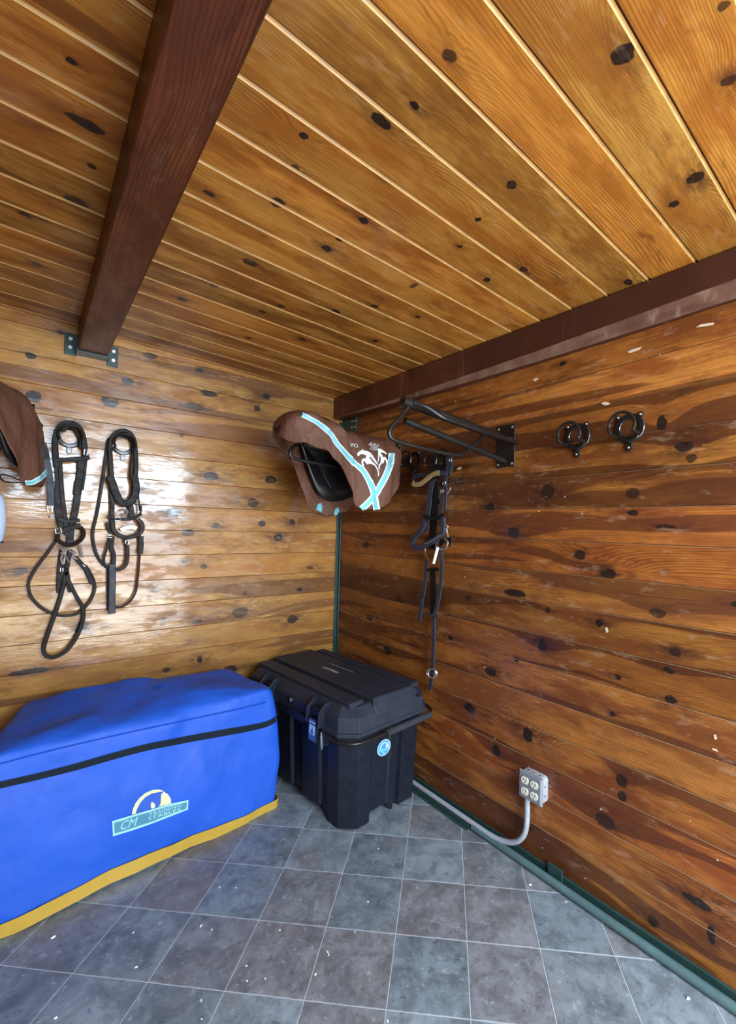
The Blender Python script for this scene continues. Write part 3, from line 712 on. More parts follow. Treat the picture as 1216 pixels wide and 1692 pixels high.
# ------------------------------------------------------------------ bridles
def bridle_tools(plane, px):
    """plane: 'back' or 'right'; px maps crop coordinates to photo pixels; returns path function at a stand-off from the wall"""
    if plane == 'back': return (lambda pts, off: [onY(*px(*p), YB - off) for p in pts]), Vector((0, -1, 0))
    return (lambda pts, off: [onX(*px(*p), XW - off) for p in pts]), Vector((-1, 0, 0))
cA = lambda x, y: (x * .2718, 640 + y * .2719)
P_, n_ = bridle_tools('back', cA)
def part(root, name, pts, w, off, mat, th=.006, closed=False, tube=False, P=None, n=None):
    P = P or P_; n = n or n_; mb = MB(); w = w * (.86 if not tube else 1)
    if tube: mb.tube(P(pts, off), w / 2, 8, sub=5, closed=closed)
    else: mb.strap(P(pts, off), w, th, n, sub=5, closed=closed)
    return mb.build(name, M[mat], root, smooth=True)
def buckle(root, x, y, off, w, h, mat='steel', P=None, n=None, ang=0, px=1.0):
    P = P or P_; c, s = math.cos(R(ang)), math.sin(R(ang))
    pts = [(x + c * a - s * b, y + s * a + c * b) for a, b in ((-w, -h), (w, -h), (w, h), (-w, h))]
    mb = MB(); mb.tube(P(pts, off), .0024, 6, closed=True)
    return mb.build('buckle', M[mat], root, smooth=True)
A = thing('bridle', 'black leather bridle with long looped reins on the back wall, nearest the left saddle', 'bridle', onY(*cA(420, 230), YB - .02), group='bridles hanging on the walls')
part(A, 'headpiece', [(345, 480), (336, 380), (340, 290), (368, 235), (420, 217), (475, 238), (505, 300), (516, 380), (520, 440)], .030, .050, 'leather', th=.012)
part(A, 'headpiece_pad', [(380, 262), (420, 240), (462, 262), (488, 320), (490, 370)], .020, .036, 'leather_br', th=.014)
part(A, 'browband', [(338, 440), (390, 440), (450, 436), (505, 432), (545, 425)], .026, .060, 'leather', th=.007)
part(A, 'cheekpiece', [(350, 450), (354, 560), (350, 660), (352, 760), (372, 850)], .030, .042, 'leather')
part(A, 'cheekpiece', [(365, 450), (372, 560), (382, 680), (398, 800), (405, 900)], .022, .050, 'leather_br')
part(A, 'cheekpiece', [(490, 430), (488, 500), (482, 580), (468, 690), (450, 790), (432, 860), (425, 950)], .034, .046, 'leather')
part(A, 'keeper_wrap', [(480, 560), (474, 600), (468, 650)], .036, .051, 'leather_br', th=.009)
part(A, 'throatlash', [(524, 420), (516, 520), (500, 625)], .014, .052, 'leather')
part(A, 'noseband', [(345, 885), (395, 868), (440, 852), (492, 838)], .028, .064, 'leather_br', th=.008)
part(A, 'noseband_loop', [(352, 880), (352, 925), (395, 955), (440, 958), (488, 930), (508, 890), (492, 855), (440, 842)], .020, .054, 'leather_br', closed=False, tube=True)
buckle(A, 355, 872, .070, 17, 15, ang=-10); buckle(A, 522, 395, .062, 10, 16, ang=10)
part(A, 'crown_strap', [(350, 800), (420, 815), (485, 805)], .022, .058, 'leather')
part(A, 'bit_cheek', [(368, 975), (385, 1000), (372, 1040), (382, 1075)], .010, .055, 'steel', tube=True)
part(A, 'bit_cheek', [(482, 962), (492, 1000), (500, 1035)], .012, .055, 'steel', tube=True)
part(A, 'bit_mouthpiece', [(372, 990), (410, 985), (440, 1005), (460, 1000), (440, 1030), (470, 1045)], .009, .050, 'steel', tube=True)
part(A, 'curb_chain', [(365, 1005), (395, 1020), (420, 1060), (455, 1060)], .006, .060, 'steel', tube=True)
part(A, 'rein', [(345, 925), (290, 1005), (225, 1090), (182, 1165), (172, 1210), (190, 1275), (250, 1340), (330, 1380), (410, 1388), (480, 1370), (540, 1310), (574, 1240), (572, 1180), (545, 1120), (520, 1085)], .016, .028, 'leather_br', th=.008)
part(A, 'rein_end', [(460, 1035), (495, 1075), (525, 1110), (548, 1160), (565, 1195)], .026, .036, 'leather', th=.008)
part(A, 'laced_rein', [(428, 985), (415, 1060), (398, 1150), (378, 1240), (345, 1350), (305, 1460), (272, 1560), (266, 1605), (290, 1636), (345, 1635), (415, 1590), (475, 1500), (505, 1410), (505, 1345), (475, 1290), (440, 1225), (412, 1160), (398, 1100)], .021, .040, 'leather', th=.008)
part(A, 'hanging_strap', [(378, 985), (366, 1080), (360, 1170), (360, 1250)], .026, .024, 'leather')
part(A, 'hanging_strap', [(398, 1080), (412, 1170), (430, 1245)], .026, .030, 'leather')
buckle(A, 515, 1078, .044, 9, 8, ang=30); buckle(A, 375, 1108, .036, 8, 10)

B = thing('bridle', 'black leather bridle with a thick padded browband on the back wall', 'bridle', onY(*cA(745, 270), YB - .02), group='bridles hanging on the walls')
part(B, 'headpiece', [(678, 540), (672, 440), (670, 350), (695, 288), (745, 263), (795, 283), (820, 345), (826, 430), (826, 530)], .026, .050, 'leather', th=.012)
part(B, 'headpiece_pad', [(700, 300), (745, 280), (792, 305), (812, 370), (805, 450), (795, 540)], .020, .038, 'leather_br', th=.012)
part(B, 'rein', [(662, 310), (645, 420), (628, 540), (606, 680), (585, 790), (566, 870), (567, 935), (586, 1010), (620, 1070), (662, 1105)], .016, .030, 'leather', th=.007)
part(B, 'padded_browband', [(664, 540), (684, 585), (706, 650), (740, 700), (790, 700), (822, 650), (825, 590), (812, 535)], .044, .056, 'leather', th=.016)
part(B, 'cheekpiece', [(676, 560), (680, 640), (684, 720), (682, 800), (690, 860)], .024, .044, 'leather')
part(B, 'cheekpiece', [(830, 520), (838, 600), (842, 680), (852, 750)], .012, .048, 'leather')
part(B, 'cheekpiece', [(790, 700), (800, 750), (800, 800)], .030, .046, 'leather_br')
part(B, 'noseband_strap', [(652, 785), (700, 795), (760, 802), (815, 795), (860, 768)], .020, .060, 'leather', th=.008)
part(B, 'noseband', [(684, 815), (690, 865), (725, 900), (775, 912), (830, 900), (862, 870), (862, 830), (835, 800)], .026, .058, 'leather_br', th=.012)
part(B, 'chin_strap', [(655, 820), (665, 860), (690, 895)], .022, .046, 'leather')
part(B, 'bit_mouthpiece', [(728, 748), (750, 742), (775, 752), (768, 772), (738, 770)], .010, .044, 'steel', tube=True)
part(B, 'bit_plate', [(735, 868), (765, 855), (800, 850), (830, 858)], .026, .040, 'steel', th=.006)
buckle(B, 715, 800, .068, 16, 11); buckle(B, 668, 905, .060, 10, 8); buckle(B, 772, 942, .062, 10, 10, ang=20)
part(B, 'rein_loop', [(672, 908), (650, 980), (632, 1045), (645, 1090), (672, 1108)], .013, .038, 'leather')
part(B, 'hanging_strap', [(685, 905), (678, 970), (692, 1020), (690, 1075)], .024, .034, 'leather')
part(B, 'curb_strap', [(760, 925), (775, 970), (775, 1040), (762, 1085), (725, 1108), (692, 1108)], .021, .042, 'leather_br')
part(B, 'rein_stops', [(682, 1075), (682, 1180), (680, 1280), (680, 1375)], .038, .050, 'leather_gr', th=.014)
part(B, 'rein_stops', [(664, 1090), (664, 1200), (666, 1345)], .020, .038, 'leather')
part(B, 'rein', [(850, 900), (852, 980), (846, 1070), (838, 1160), (826, 1240), (795, 1295), (750, 1330), (695, 1338)], .012, .030, 'leather', th=.007)
part(B, 'rein_wrap', [(856, 905), (858, 960), (852, 1010)], .030, .037, 'leather', th=.009)
part(B, 'tongue', [(856, 718), (858, 745), (850, 775)], .012, .066, 'leather')

cC = lambda x, y: (640 + x * .2422, 740 + y * .2423)
PR, nR = bridle_tools('right', cC)
Cb = thing('bridle', 'bridle with a gold beaded browband hanging on the right wall', 'bridle', onX(*cC(370, 100), XW - .02), group='bridles hanging on the walls')
def pc(name, pts, w, off, mat, **k): return part(Cb, name, pts, w * (1.3 if not k.get('tube') else 1), off, mat, P=PR, n=nR, **k)
pc('headpiece', [(318, 215), (312, 130), (325, 60), (372, 30), (415, 60), (420, 130), (400, 205)], .034, .055, 'leather', th=.012)
pc('headpiece_strap', [(420, 60), (425, 120), (412, 175)], .046, .064, 'leather_gr', th=.008)
pc('crown_pad', [(330, 80), (345, 130), (395, 140), (415, 110)], .030, .045, 'leather', th=.014)
pc('browband_back', [(172, 232), (180, 205), (215, 186), (260, 186), (310, 196)], .022, .050, 'leather_gr')
pc('browband', [(172, 238), (188, 252), (230, 243), (270, 212), (310, 182), (355, 168)], .025, .074, 'gold', th=.007)
pc('browband_end', [(352, 170), (380, 172), (408, 178)], .024, .072, 'leather_gr')
pc('cheekpiece', [(310, 210), (292, 300), (282, 400), (272, 480), (258, 545), (248, 575)], .036, .050, 'leather_gr')
pc('cheekpiece', [(328, 230), (325, 350), (318, 480), (308, 600), (300, 690)], .052, .040, 'leather')
pc('cheekpiece', [(400, 180), (398, 260), (396, 350), (394, 425)], .017, .062, 'leather_gr')
pc('cheekpiece', [(374, 295), (368, 380), (366, 470), (372, 520)], .022, .056, 'leather_gr')
pc('throatlash', [(330, 400), (365, 350)], .016, .046, 'leather')
pc('flash_strap', [(245, 465), (300, 482), (345, 475), (385, 452)], .016, .064, 'leather')
pc('noseband', [(380, 475), (378, 560), (352, 605), (300, 640), (240, 672), (190, 682), (165, 655), (190, 605), (235, 555), (258, 500)], .032, .066, 'leather_gr', th=.014)
pc('noseband_piping', [(362, 595), (310, 630), (255, 655)], .006, .074, 'steel', tube=True)
pc('bit_ring', [(398, 522), (412, 535), (402, 552), (386, 542)], .006, .060, 'steel', tube=True, closed=True)
pc('snap_clip', [(402, 552), (408, 585), (416, 610)], .011, .060, 'steel', tube=True)
pc('bit_ring', [(330, 655), (380, 620), (412, 640), (400, 685), (360, 690), (330, 665)], .005, .058, 'steel', tube=True)
pc('bit_guard', [(360, 640), (376, 645), (380, 655)], .040, .060, 'leather', th=.014)
pc('chin_strap', [(412, 610), (428, 632), (415, 665)], .020, .052, 'leather')
pc('bit_mouthpiece', [(343, 678), (330, 730), (315, 788)], .017, .066, 'ivory_bit' if 'ivory_bit' in M else 'ivory', tube=True)
pc('bit_mouthpiece', [(253, 708), (280, 755), (315, 788)], .013, .060, 'brass', tube=True)
pc('bit_ring', [(262, 670), (258, 700), (272, 735)], .006, .056, 'steel', tube=True)
pc('rein', [(265, 770), (264, 850), (252, 950), (234, 1060), (216, 1185)], .026, .046, 'leather_gr')
pc('rein', [(364, 668), (370, 760), (368, 880), (355, 990), (338, 1080), (315, 1145)], .024, .050, 'leather_gr')
pc('curb_strap', [(275, 835), (315, 825), (350, 832)], .016, .050, 'leather')
pc('rein', [(310, 830), (312, 960), (310, 1080), (312, 1150)], .040, .038, 'leather')
pc('martingale_strap', [(314, 1140), (315, 1260), (313, 1380), (309, 1480), (305, 1540), (296, 1600), (288, 1650)], .028, .044, 'leather_gr')
pc('keeper', [(262, 1130), (300, 1140), (345, 1150)], .012, .054, 'leather_gr')
pc('rein_stop', [(205, 1008), (235, 1000), (255, 1012)], .012, .054, 'leather_gr')
ring = [(308 + 30 * math.cos(2 * math.pi * k / 14), 1538 + 30 * math.sin(2 * math.pi * k / 14)) for k in range(14)]
pc('martingale_ring', ring, .0075, .058, 'steel', tube=True, closed=True)
pc('martingale_ring', [(x - 10, y - 3) for x, y in ring], .007, .034, 'steel', tube=True, closed=True)
for x, y, a in ((388, 242, 0), (372, 298, 0), (412, 290, 25), (430, 85, 0)): buckle(Cb, x, y, .068, 8, 9, P=PR, n=nR, ang=a)
pc('buckle_tongue', [(405, 320), (425, 290), (432, 270)], .005, .070, 'steel', tube=True)

# ------------------------------------------------------------------ saddles in brown nylon covers
def saddle_loft(O, ax, sd, st, shrink=0.0, nprof=17, seed=3, wrinkle=.006, tent=0.0):
    """inverted U lofted along ax; station: (a, ridge z, near half width, near hem z, far half width, far hem z)"""
    rnd = random.Random(seed); ph = [rnd.uniform(0, 6.28) for _ in range(8)]
    # densify stations
    S = smooth_path([Vector((s[0], s[1], s[2])) for s in st], 4); S2 = smooth_path([Vector((s[3], s[4], s[5])) for s in st], 4)
    rows = []
    for q, q2 in zip(S, S2):
        a, zr, hn = q; zn, hf, zf = q2; row = []
        for k in range(nprof):
            t = k / (nprof - 1) * 2 - 1                # -1 near hem .. 0 ridge .. 1 far hem
            h, zh = (hn, zn) if t < 0 else (hf, zf); u = abs(t)
            drop = zr - zh
            # rounded shoulder then a side that hangs nearly straight and tucks in at the hem
            y = h * (math.sin(min(1, u / .55) * math.pi / 2) ** .9) * (1 - .14 * max(0, (u - .7) / .3) ** 2)
            y = y * (1 - tent) + tent * h * (u ** 1.35)
            z = zr - drop * (u ** 1.75 * .82 + .18 * u ** 5)
            w = wrinkle * (math.sin(a * 47 + t * 6 + ph[0]) + math.sin(a * 29 - t * 11 + ph[1]) + .6 * math.sin(a * 90 + t * 15 + ph[2])) * (.3 + u)
            y += w - shrink * (1 if y > shrink else 0); z += w * .5 - shrink * (1 - u)
            row.append(O + ax * (a + w * .4) + sd * (y if t < 0 else -y) + Vector((0, 0, z)))
        rows.append(row)
    mb = MB(); mb.loft(rows, closed=False, caps=False); return mb
ST1 = [(.978, 2.030, .050, 1.985, .050, 1.985), (.996, 2.085, .100, 1.955, .090, 1.960), (1.05, 2.125, .140, 1.925, .135, 1.93), (1.13, 2.128, .160, 1.925, .165, 1.89), (1.20, 2.112, .175, 1.905, .19, 1.75),
       (1.27, 2.090, .190, 1.840, .205, 1.62), (1.335, 2.070, .205, 1.690, .21, 1.570), (1.42, 2.062, .215, 1.600, .21, 1.560), (1.53, 2.064, .214, 1.600, .20, 1.60), (1.62, 2.062, .205, 1.645, .19, 1.66),
       (1.68, 2.040, .180, 1.715, .17, 1.72), (1.718, 1.990, .135, 1.790, .13, 1.79), (1.738, 1.92, .07, 1.85, .07, 1.85)]
O1 = Vector((0, 2.27, 0)); AX1 = Vector((1, 0, 0)); SD1 = Vector((0, -1, 0))
cov_mb = saddle_loft(O1, AX1, SD1, ST1, wrinkle=.008)
cov1 = thing('saddle_cover', 'brown nylon cover with teal stripes over the saddle in the corner', 'saddle cover', (1.4, 2.27, 2.0), group='brown saddle covers')
co = cov_mb.build('shell', [M['brown']], cov1, smooth=60); sm = co.modifiers.new('thick', 'SOLIDIFY'); sm.thickness = .004; sm.offset = -1
ss = co.modifiers.new('subd', 'SUBSURF'); ss.levels = 1; ss.render_levels = 1
def decal(root, name, mbs, poly, mat, off=.006, grid=5): return decal_poly(mbs, poly, off, grid).build(name, M[mat], root, smooth=True)
def stripe(path, w):
    band_mb([cov_mb], path, w, .0055).build('stripe_edging', M['white'], cov1, smooth=True)
    band_mb([cov_mb], path, (lambda t: w(t) * .62) if callable(w) else w * .62, .0075).build('stripe', M['teal'], cov1, smooth=True)
stripe([(499, 686), (520, 696), (543, 714), (556, 732), (570, 748), (585, 766), (598, 776), (608, 792), (616, 812), (622, 842)], lambda t: 7 + 4 * t)
stripe([(646, 749), (644, 766), (637, 786), (626, 806), (614, 824), (597, 841)], 11)
# emblem: two leaping horses
s_ = 110 / 1163.
Pk = lambda l: [(560 + x * s_, 700 + y * s_) for x, y in l]
horse1 = [(308, 528), (330, 505), (360, 485), (395, 468), (410, 448), (425, 470), (470, 482), (500, 490), (545, 520), (580, 560), (615, 620), (650, 670), (672, 715), (655, 715), (600, 665), (555, 610), (530, 575), (530, 600), (560, 655), (600, 690), (640, 735), (668, 790), (690, 860), (690, 915), (672, 915), (668, 850), (645, 790), (610, 740), (560, 708), (520, 700), (490, 715), (465, 690), (440, 655), (422, 665), (415, 690), (435, 730), (425, 752), (400, 725), (385, 685), (388, 645), (410, 615), (440, 605), (452, 620), (465, 600), (470, 560), (440, 548), (405, 530), (375, 535), (345, 565), (320, 570)]
horse2 = [(672, 452), (700, 442), (750, 460), (800, 495), (832, 535), (815, 540), (780, 515), (735, 500), (715, 510), (740, 540), (765, 590), (790, 580), (815, 600), (832, 640), (838, 705), (825, 715), (815, 660), (795, 625), (780, 640), (770, 695), (745, 690), (715, 720), (700, 770), (690, 830), (678, 760), (685, 720), (715, 680), (720, 600), (705, 545), (690, 600), (675, 680), (665, 660), (672, 560)]
for h in (horse1, horse2): decal(cov1, 'horse_emblem', [cov_mb], Pk(h), 'white', off=.0065, grid=4)
for txt, bl, br, tl, sp in (('VO', (577.5, 737.5), (591, 740.5), (577, 731.5), 1.0), ('AIRE', (607, 737), (623, 742.5), (610.5, 731), 1.0), ('DESIGN', (609, 743.5), (624, 745), (610.5, 739.5), 1.0)):
    text_on([cov_mb], txt, bl, br, tl, off=.0065, spacing=sp).build('lettering', M['white'], cov1)
# little hem tabs on the far flap, seen from inside
for pts in ([(521, 842), (524, 833), (530, 831), (534, 836), (530, 847)], [(551, 851), (553, 842), (558, 838), (560, 845), (556, 851)]):
    try: decal(cov1, 'hem_tab', [cov_mb], pts, 'teal', off=.006, grid=4)
    except Exception: pass
sd1 = thing('saddle', 'black saddle inside the brown cover in the corner, its dark underside showing', 'saddle', (1.4, 2.27, 2.0))
ST1s = [(a + .03, zr - .012, hn - .03, zn + .10, hf - .03, zf + .10) for a, zr, hn, zn, hf, zf in ST1[2:-2]]
sb = saddle_loft(O1, AX1, SD1, ST1s, seed=9, wrinkle=.001)
so = sb.build('tree_and_panels', M['saddle'], sd1, smooth=60); q = so.modifiers.new('thick', 'SOLIDIFY'); q.thickness = .018; q.offset = -1
for sgn in (-1, 1):
    fl = MB(); y = 2.27 + sgn * .10
    fl.extrude([(1.20, y, 1.97), (1.60, y, 1.97), (1.58, y + sgn * .04, 1.80), (1.48, y + sgn * .05, 1.72), (1.40, y + sgn * .05, 1.74), (1.30, y + sgn * .03, 1.88)], (0, sgn * .02, 0)); fl.build('flap', M['saddle'], sd1, bevel=.006)

# saddle at the left edge of the photo, on the back wall, end on to the room
O2 = Vector((-.05, 2.90, 0)); AX2 = Vector((-.5, -.866, 0)); SD2 = Vector((.866, -.5, 0))
ST2 = [(.005, 1.98, .06, 1.88, .06, 1.88), (.03, 2.07, .12, 1.77, .12, 1.77), (.08, 2.11, .165, 1.69, .16, 1.69), (.15, 2.12, .19, 1.645, .19, 1.645), (.23, 2.12, .20, 1.64, .20, 1.64), (.31, 2.12, .20, 1.68, .20, 1.68), (.38, 2.13, .19, 1.80, .19, 1.80), (.46, 2.15, .17, 1.93, .17, 1.93), (.56, 2.16, .14, 1.99, .14, 1.99), (.63, 2.13, .08, 2.03, .08, 2.03)]
cov2_mb = saddle_loft(O2, AX2, SD2, ST2, seed=5, tent=.55)
cov2 = thing('saddle_cover', 'brown nylon saddle cover cut off by the left edge of the photo', 'saddle cover', (-.18, 2.5, 2.0), group='brown saddle covers')
co2 = cov2_mb.build('shell', [M['brown']], cov2, smooth=60); sm = co2.modifiers.new('thick', 'SOLIDIFY'); sm.thickness = .004; sm.offset = -1
ss = co2.modifiers.new('subd', 'SUBSURF'); ss.levels = 1; ss.render_levels = 1
def stripe2(path, w):
    band_mb([cov2_mb], path, w, .0055).build('stripe_edging', M['white'], cov2, smooth=True)
    band_mb([cov2_mb], path, w * .62, .0075).build('stripe', M['teal'], cov2, smooth=True)
stripe2([(39, 798), (52, 797), (66, 789), (76, 778)], 8)
stripe2([(76, 735), (84, 748), (80, 765), (84, 784)], 7)
sd2 = thing('saddle', 'black saddle under the cut-off brown cover at the left edge', 'saddle', (-.18, 2.5, 2.0))
sb2 = saddle_loft(O2, AX2, SD2, [(a + .02, zr - .012, hn - .03, zn + .08, hf - .03, zf + .08) for a, zr, hn, zn, hf, zf in ST2[1:-1]], seed=9, wrinkle=.001, tent=.55)
so2 = sb2.build('tree_and_panels', M['saddle'], sd2, smooth=60); q = so2.modifiers.new('thick', 'SOLIDIFY'); q.thickness = .018; q.offset = -1
rk3 = copy_tree(rack); rk3.location = (-.055, YB - .035, 1.965); rk3.rotation_euler = (0, 0, R(60)); tag(rk3, 'black saddle rack holding the saddle at the left edge', 'saddle rack')
# girth billets hanging beside the left cover
P2 = lambda pts, off: [onY(*cA(*p), YB - off) for p in pts]
gb = thing('billet_strap', 'brown billet strap with silver buckle hanging beside the cut-off saddle cover', 'strap', onY(*cA(300, 500), YB - .10))
part(gb, 'upper_strap', [(195, 235), (232, 310), (256, 375), (270, 430)], .022, .20, 'leather_br', th=.007)
part(gb, 'keeper_sleeve', [(262, 345), (275, 390), (282, 435)], .030, .195, 'leather_br', th=.010)
part(gb, 'lower_strap', [(276, 420), (292, 500), (304, 590), (308, 660), (308, 720)], .034, .185, 'leather_gr', th=.010)
buckle(gb, 303, 735, .185, 12, 22, ang=-8); buckle(gb, 313, 715, .182, 10, 18, ang=8); part(gb, 'buckle_end', [(296, 775), (304, 795)], .012, .185, 'steel', tube=True)
buckle(gb, 243, 352, .19, 6, 8, ang=-20)
lc = thing('cord_loop', 'thin brown cord loop below the cut-off saddle cover', 'cord', onY(*cA(20, 560), YB - .1))
part(lc, 'cord', [(150, 575), (90, 580), (30, 572), (2, 550), (10, 530), (60, 540), (110, 560), (150, 575)], .007, .12, 'leather_br', tube=True)
pd = thing('hanging_pad', 'pale blue quilted pad on the wall at the left edge', 'pad', (-.25, 2.88, 1.5))
pm = MB(); rings = []
for z, hw, hy in ((1.335, .05, .02), (1.345, .14, .04), (1.40, .165, .05), (1.48, .172, .055), (1.57, .168, .05), (1.63, .15, .045), (1.655, .08, .025)):
    rings.append([(-.262 + hw * math.copysign(abs(math.cos(2 * math.pi * k / 20)) ** .6, math.cos(2 * math.pi * k / 20)), YB - .062 + hy * math.copysign(abs(math.sin(2 * math.pi * k / 20)) ** .8, math.sin(2 * math.pi * k / 20)), z) for k in range(20)])
pm.loft(rings); pm.build('pad', M['pale'], pd, smooth=True, sub=1)
MB().tube([(-.262 + .160 * math.cos(a), YB - .062 + .048 * math.sin(a), 1.388) for a in [2 * math.pi * k / 24 for k in range(24)]], .003, 6, closed=True).build('piping', M['zip'], pd, smooth=True)

# ------------------------------------------------------------------ blue covered trunk
bt = thing('covered_trunk', 'bright blue fabric-covered trunk with a yellow hem and stable logo', 'trunk', (.47, 2.5, 0))
def outline(FL, FR, BR, BL, r=.05, n=6, dens=26):
    C = [Vector(p) for p in (FL, FR, BR, BL)]; pts = []
    for i in range(4):
        p, a, b = C[i], C[i - 1], C[(i + 1) % 4]; da = (a - p).normalized(); db = (b - p).normalized()
        s, e = p + da * r, p + db * r
        for k in range(n + 1):
            t = k / n; pts.append((1 - t) ** 2 * s + 2 * t * (1 - t) * p + t * t * e)
        e2 = C[(i + 1) % 4] + (p - C[(i + 1) % 4]).normalized() * r
        for k in range(1, dens): pts.append(e + (e2 - e) * (k / dens))
    return pts
def wob(p, k=1.0):
    return .010 * k * (math.sin(p.x * 9 + p.z * 7 + 1) + .7 * math.sin(p.x * 17 - p.z * 13 + p.y * 5 + 2) + .5 * math.sin(p.z * 31 + p.x * 6) + .35 * math.sin(p.x * 37 + p.y * 23))
zs = [0.012, .05, .12, .20, .28, .36, .44, .50, .55, .585, .612, .628]
rings = []
bot = outline((-.20, 2.150), (1.062, 2.268), (1.01, 2.82), (-.16, 2.86))
top = outline((-.17, 2.215), (1.045, 2.300), (.975, 2.80), (-.02, 2.84))
ctr = Vector((.45, 2.5, 0))
N = len(bot)
for z in zs:
    t = z / .63; ring = []
    for p, q in zip(bot, top):
        tt = min(1, t * 1.15); v = p.lerp(q, tt); v = Vector((v.x, v.y, z))
        ins = 0.0
        if z > .55: ins = .05 * (1 - math.sqrt(max(0, 1 - ((z - .55) / .08) ** 2)))
        d = (ctr - v); d.z = 0; d.normalize(); v += d * ins
        bulge = .022 * math.sin(math.pi * min(1, z / .5)) 
        v -= d * (bulge + wob(v, .5 if z > .05 else .9))
        if z < .06: v.z += .012 + .022 * max(0, math.sin(v.x * 3.2 + .4)) * (1 if z < .03 else .5) - (.02 if z < .03 else .0)
        v.z = max(v.z, .004)
        ring.append(v)
    rings.append(ring)
blue_mb = MB(); blue_mb.loft(rings, closed=True, caps=False)
last = rings[-1]; prev = len(blue_mb.v) - N; c = sum(last, Vector()) / N
capr = [last]
for k, sc_ in enumerate((.86, .68, .48, .28, .10)):
    r2 = []
    for v in last:
        p = c + (v - c) * sc_
        hz = .636 + .024 * math.sin(min(1, (p.x + .05) / 1.0) * math.pi) * 1 - .05 * max(0, (p.x - .86) / .15) ** 2 + .012 * math.sin(p.x * 7 + p.y * 9) + .006 * math.sin(p.x * 23 - p.y * 17)
        hz += .018 * max(0, (p.y - 2.5) / .3)
        r2.append(Vector((p.x, p.y, hz * (1 - sc_ * .0) if sc_ < .8 else (hz + v.z) / 2)))
    capr.append(r2)
blue_mb.loft(capr, closed=True, caps=False)
b0 = len(blue_mb.v); blue_mb.add(capr[-1], [tuple(range(N))])
bo = blue_mb.build('cover', M['blue'], bt, smooth=70); 
bm = bmesh.new(); bm.from_mesh(bo.data); bmesh.ops.remove_doubles(bm, verts=bm.verts, dist=.0005); bmesh.ops.recalc_face_normals(bm, faces=bm.faces); bm.to_mesh(bo.data); bm.free()
ss = bo.modifiers.new('subd', 'SUBSURF'); ss.levels = 1; ss.render_levels = 2
tx = bpy.data.textures.new('cloth_folds', 'CLOUDS'); tx.noise_scale = .16; tx.noise_depth = 2
dm = bo.modifiers.new('folds', 'DISPLACE'); dm.texture = tx; dm.strength = .020; dm.mid_level = .5; dm.texture_coords = 'LOCAL'
# yellow binding round the hem
hem = [rings[0][k] for k in range(N)]
ym = MB(); rr = []
for k in range(N + 1):
    v = rings[0][k % N]; d = (v - ctr); d.z = 0; d.normalize(); n2 = v + d * .010; w = rings[1][k % N] + d * .010
    up = (w - n2); up.normalize(); hgt = .040
    rr.append([n2 - up * .012, n2 + d * .004 - up * .012, n2 + d * .004 + up * hgt, n2 + up * hgt])
for k in range(N + 1):
    for v in rr[k]: v.z = max(v.z, .0015)
ym.loft(rr, True, False); ym.build('hem_binding', M['yellow'], bt, smooth=True)
dg = bpy.context.evaluated_depsgraph_get(); dg.update()
ev = bo.evaluated_get(dg); me_ = ev.to_mesh(); bl = MB(); off_ = wpos(bo)
bl.v = [v.co + off_ for v in me_.vertices]; bl.f = [tuple(p.vertices) for p in me_.polygons]; ev.to_mesh_clear()
zpath = [(-40, 1309), (0, 1297), (60, 1283), (120, 1268), (180, 1251), (240, 1235), (300, 1223), (360, 1212), (410, 1203), (440, 1196), (457, 1187)]
band_mb([bl], zpath, lambda t: 11 if t < .75 else 11 - (t - .75) * 14, .005).build('zip', M['zip'], bt, smooth=True)
M['seam_blue'] = plain('blue_seam', (.009, .055, .36), .8, bstr=0, spec=.1)
band_mb([bl], [(0, 1262), (60, 1246), (130, 1229), (200, 1213), (270, 1198), (340, 1183), (400, 1170), (440, 1160)], 2.6, .003).build('seam', M['seam_blue'], bt, smooth=True)
L_ = lambda l: [(160 + x * 180 / 1216., 1280 + y * 180 / 1216.) for x, y in l]
# crescent with a horse's head
decal(bt, 'logo_arc', [bl], L_([(388, 438), (400, 380), (425, 320), (470, 258), (540, 200), (620, 168), (690, 162), (745, 180), (720, 195), (690, 190), (610, 205), (540, 245), (480, 310), (445, 380), (430, 430)]), 'logo_pale', off=.004, grid=3)
decal(bt, 'logo_horse_neck', [bl], L_([(430, 430), (445, 380), (480, 310), (540, 245), (610, 205), (690, 190), (742, 182), (715, 215), (712, 260), (708, 300), (690, 350), (660, 355), (640, 320), (615, 298), (598, 320), (600, 362), (610, 378), (520, 405)]), 'logo_blue', off=.004, grid=4)
decal(bt, 'logo_horse_face', [bl], L_([(742, 185), (790, 215), (822, 265), (826, 315), (760, 335), (690, 352), (708, 320), (712, 260), (715, 215)]), 'logo_pale', off=.0042, grid=4)
decal(bt, 'logo_horse_mane', [bl], L_([(598, 320), (615, 298), (640, 320), (652, 350), (640, 366), (610, 376), (600, 362)]), 'logo_pale', off=.0046, grid=3)
decal(bt, 'logo_band_edge', [bl], L_([(168, 514), (360, 455), (600, 385), (820, 320), (1018, 278), (1012, 385), (820, 460), (600, 545), (380, 620), (178, 682)]), 'logo_line', off=.005, grid=4)
decal(bt, 'logo_band', [bl], L_([(190, 530), (360, 478), (600, 406), (820, 343), (1000, 302), (994, 372), (820, 438), (600, 521), (380, 595), (198, 650)]), 'logo_teal', off=.0058, grid=4)
tx_ = lambda x, y: (160 + x * 180 / 1216., 1280 + y * 180 / 1216.)
text_on([bl], 'CM', tx_(262, 612), tx_(452, 556), tx_(268, 516), off=.0066, shear=.35).build('logo_lettering', M['logo_line'], bt)
text_on([bl], 'TRAINING', tx_(578, 457), tx_(938, 350), tx_(576, 420), off=.0066, spacing=1.1).build('logo_lettering', M['logo_line'], bt)
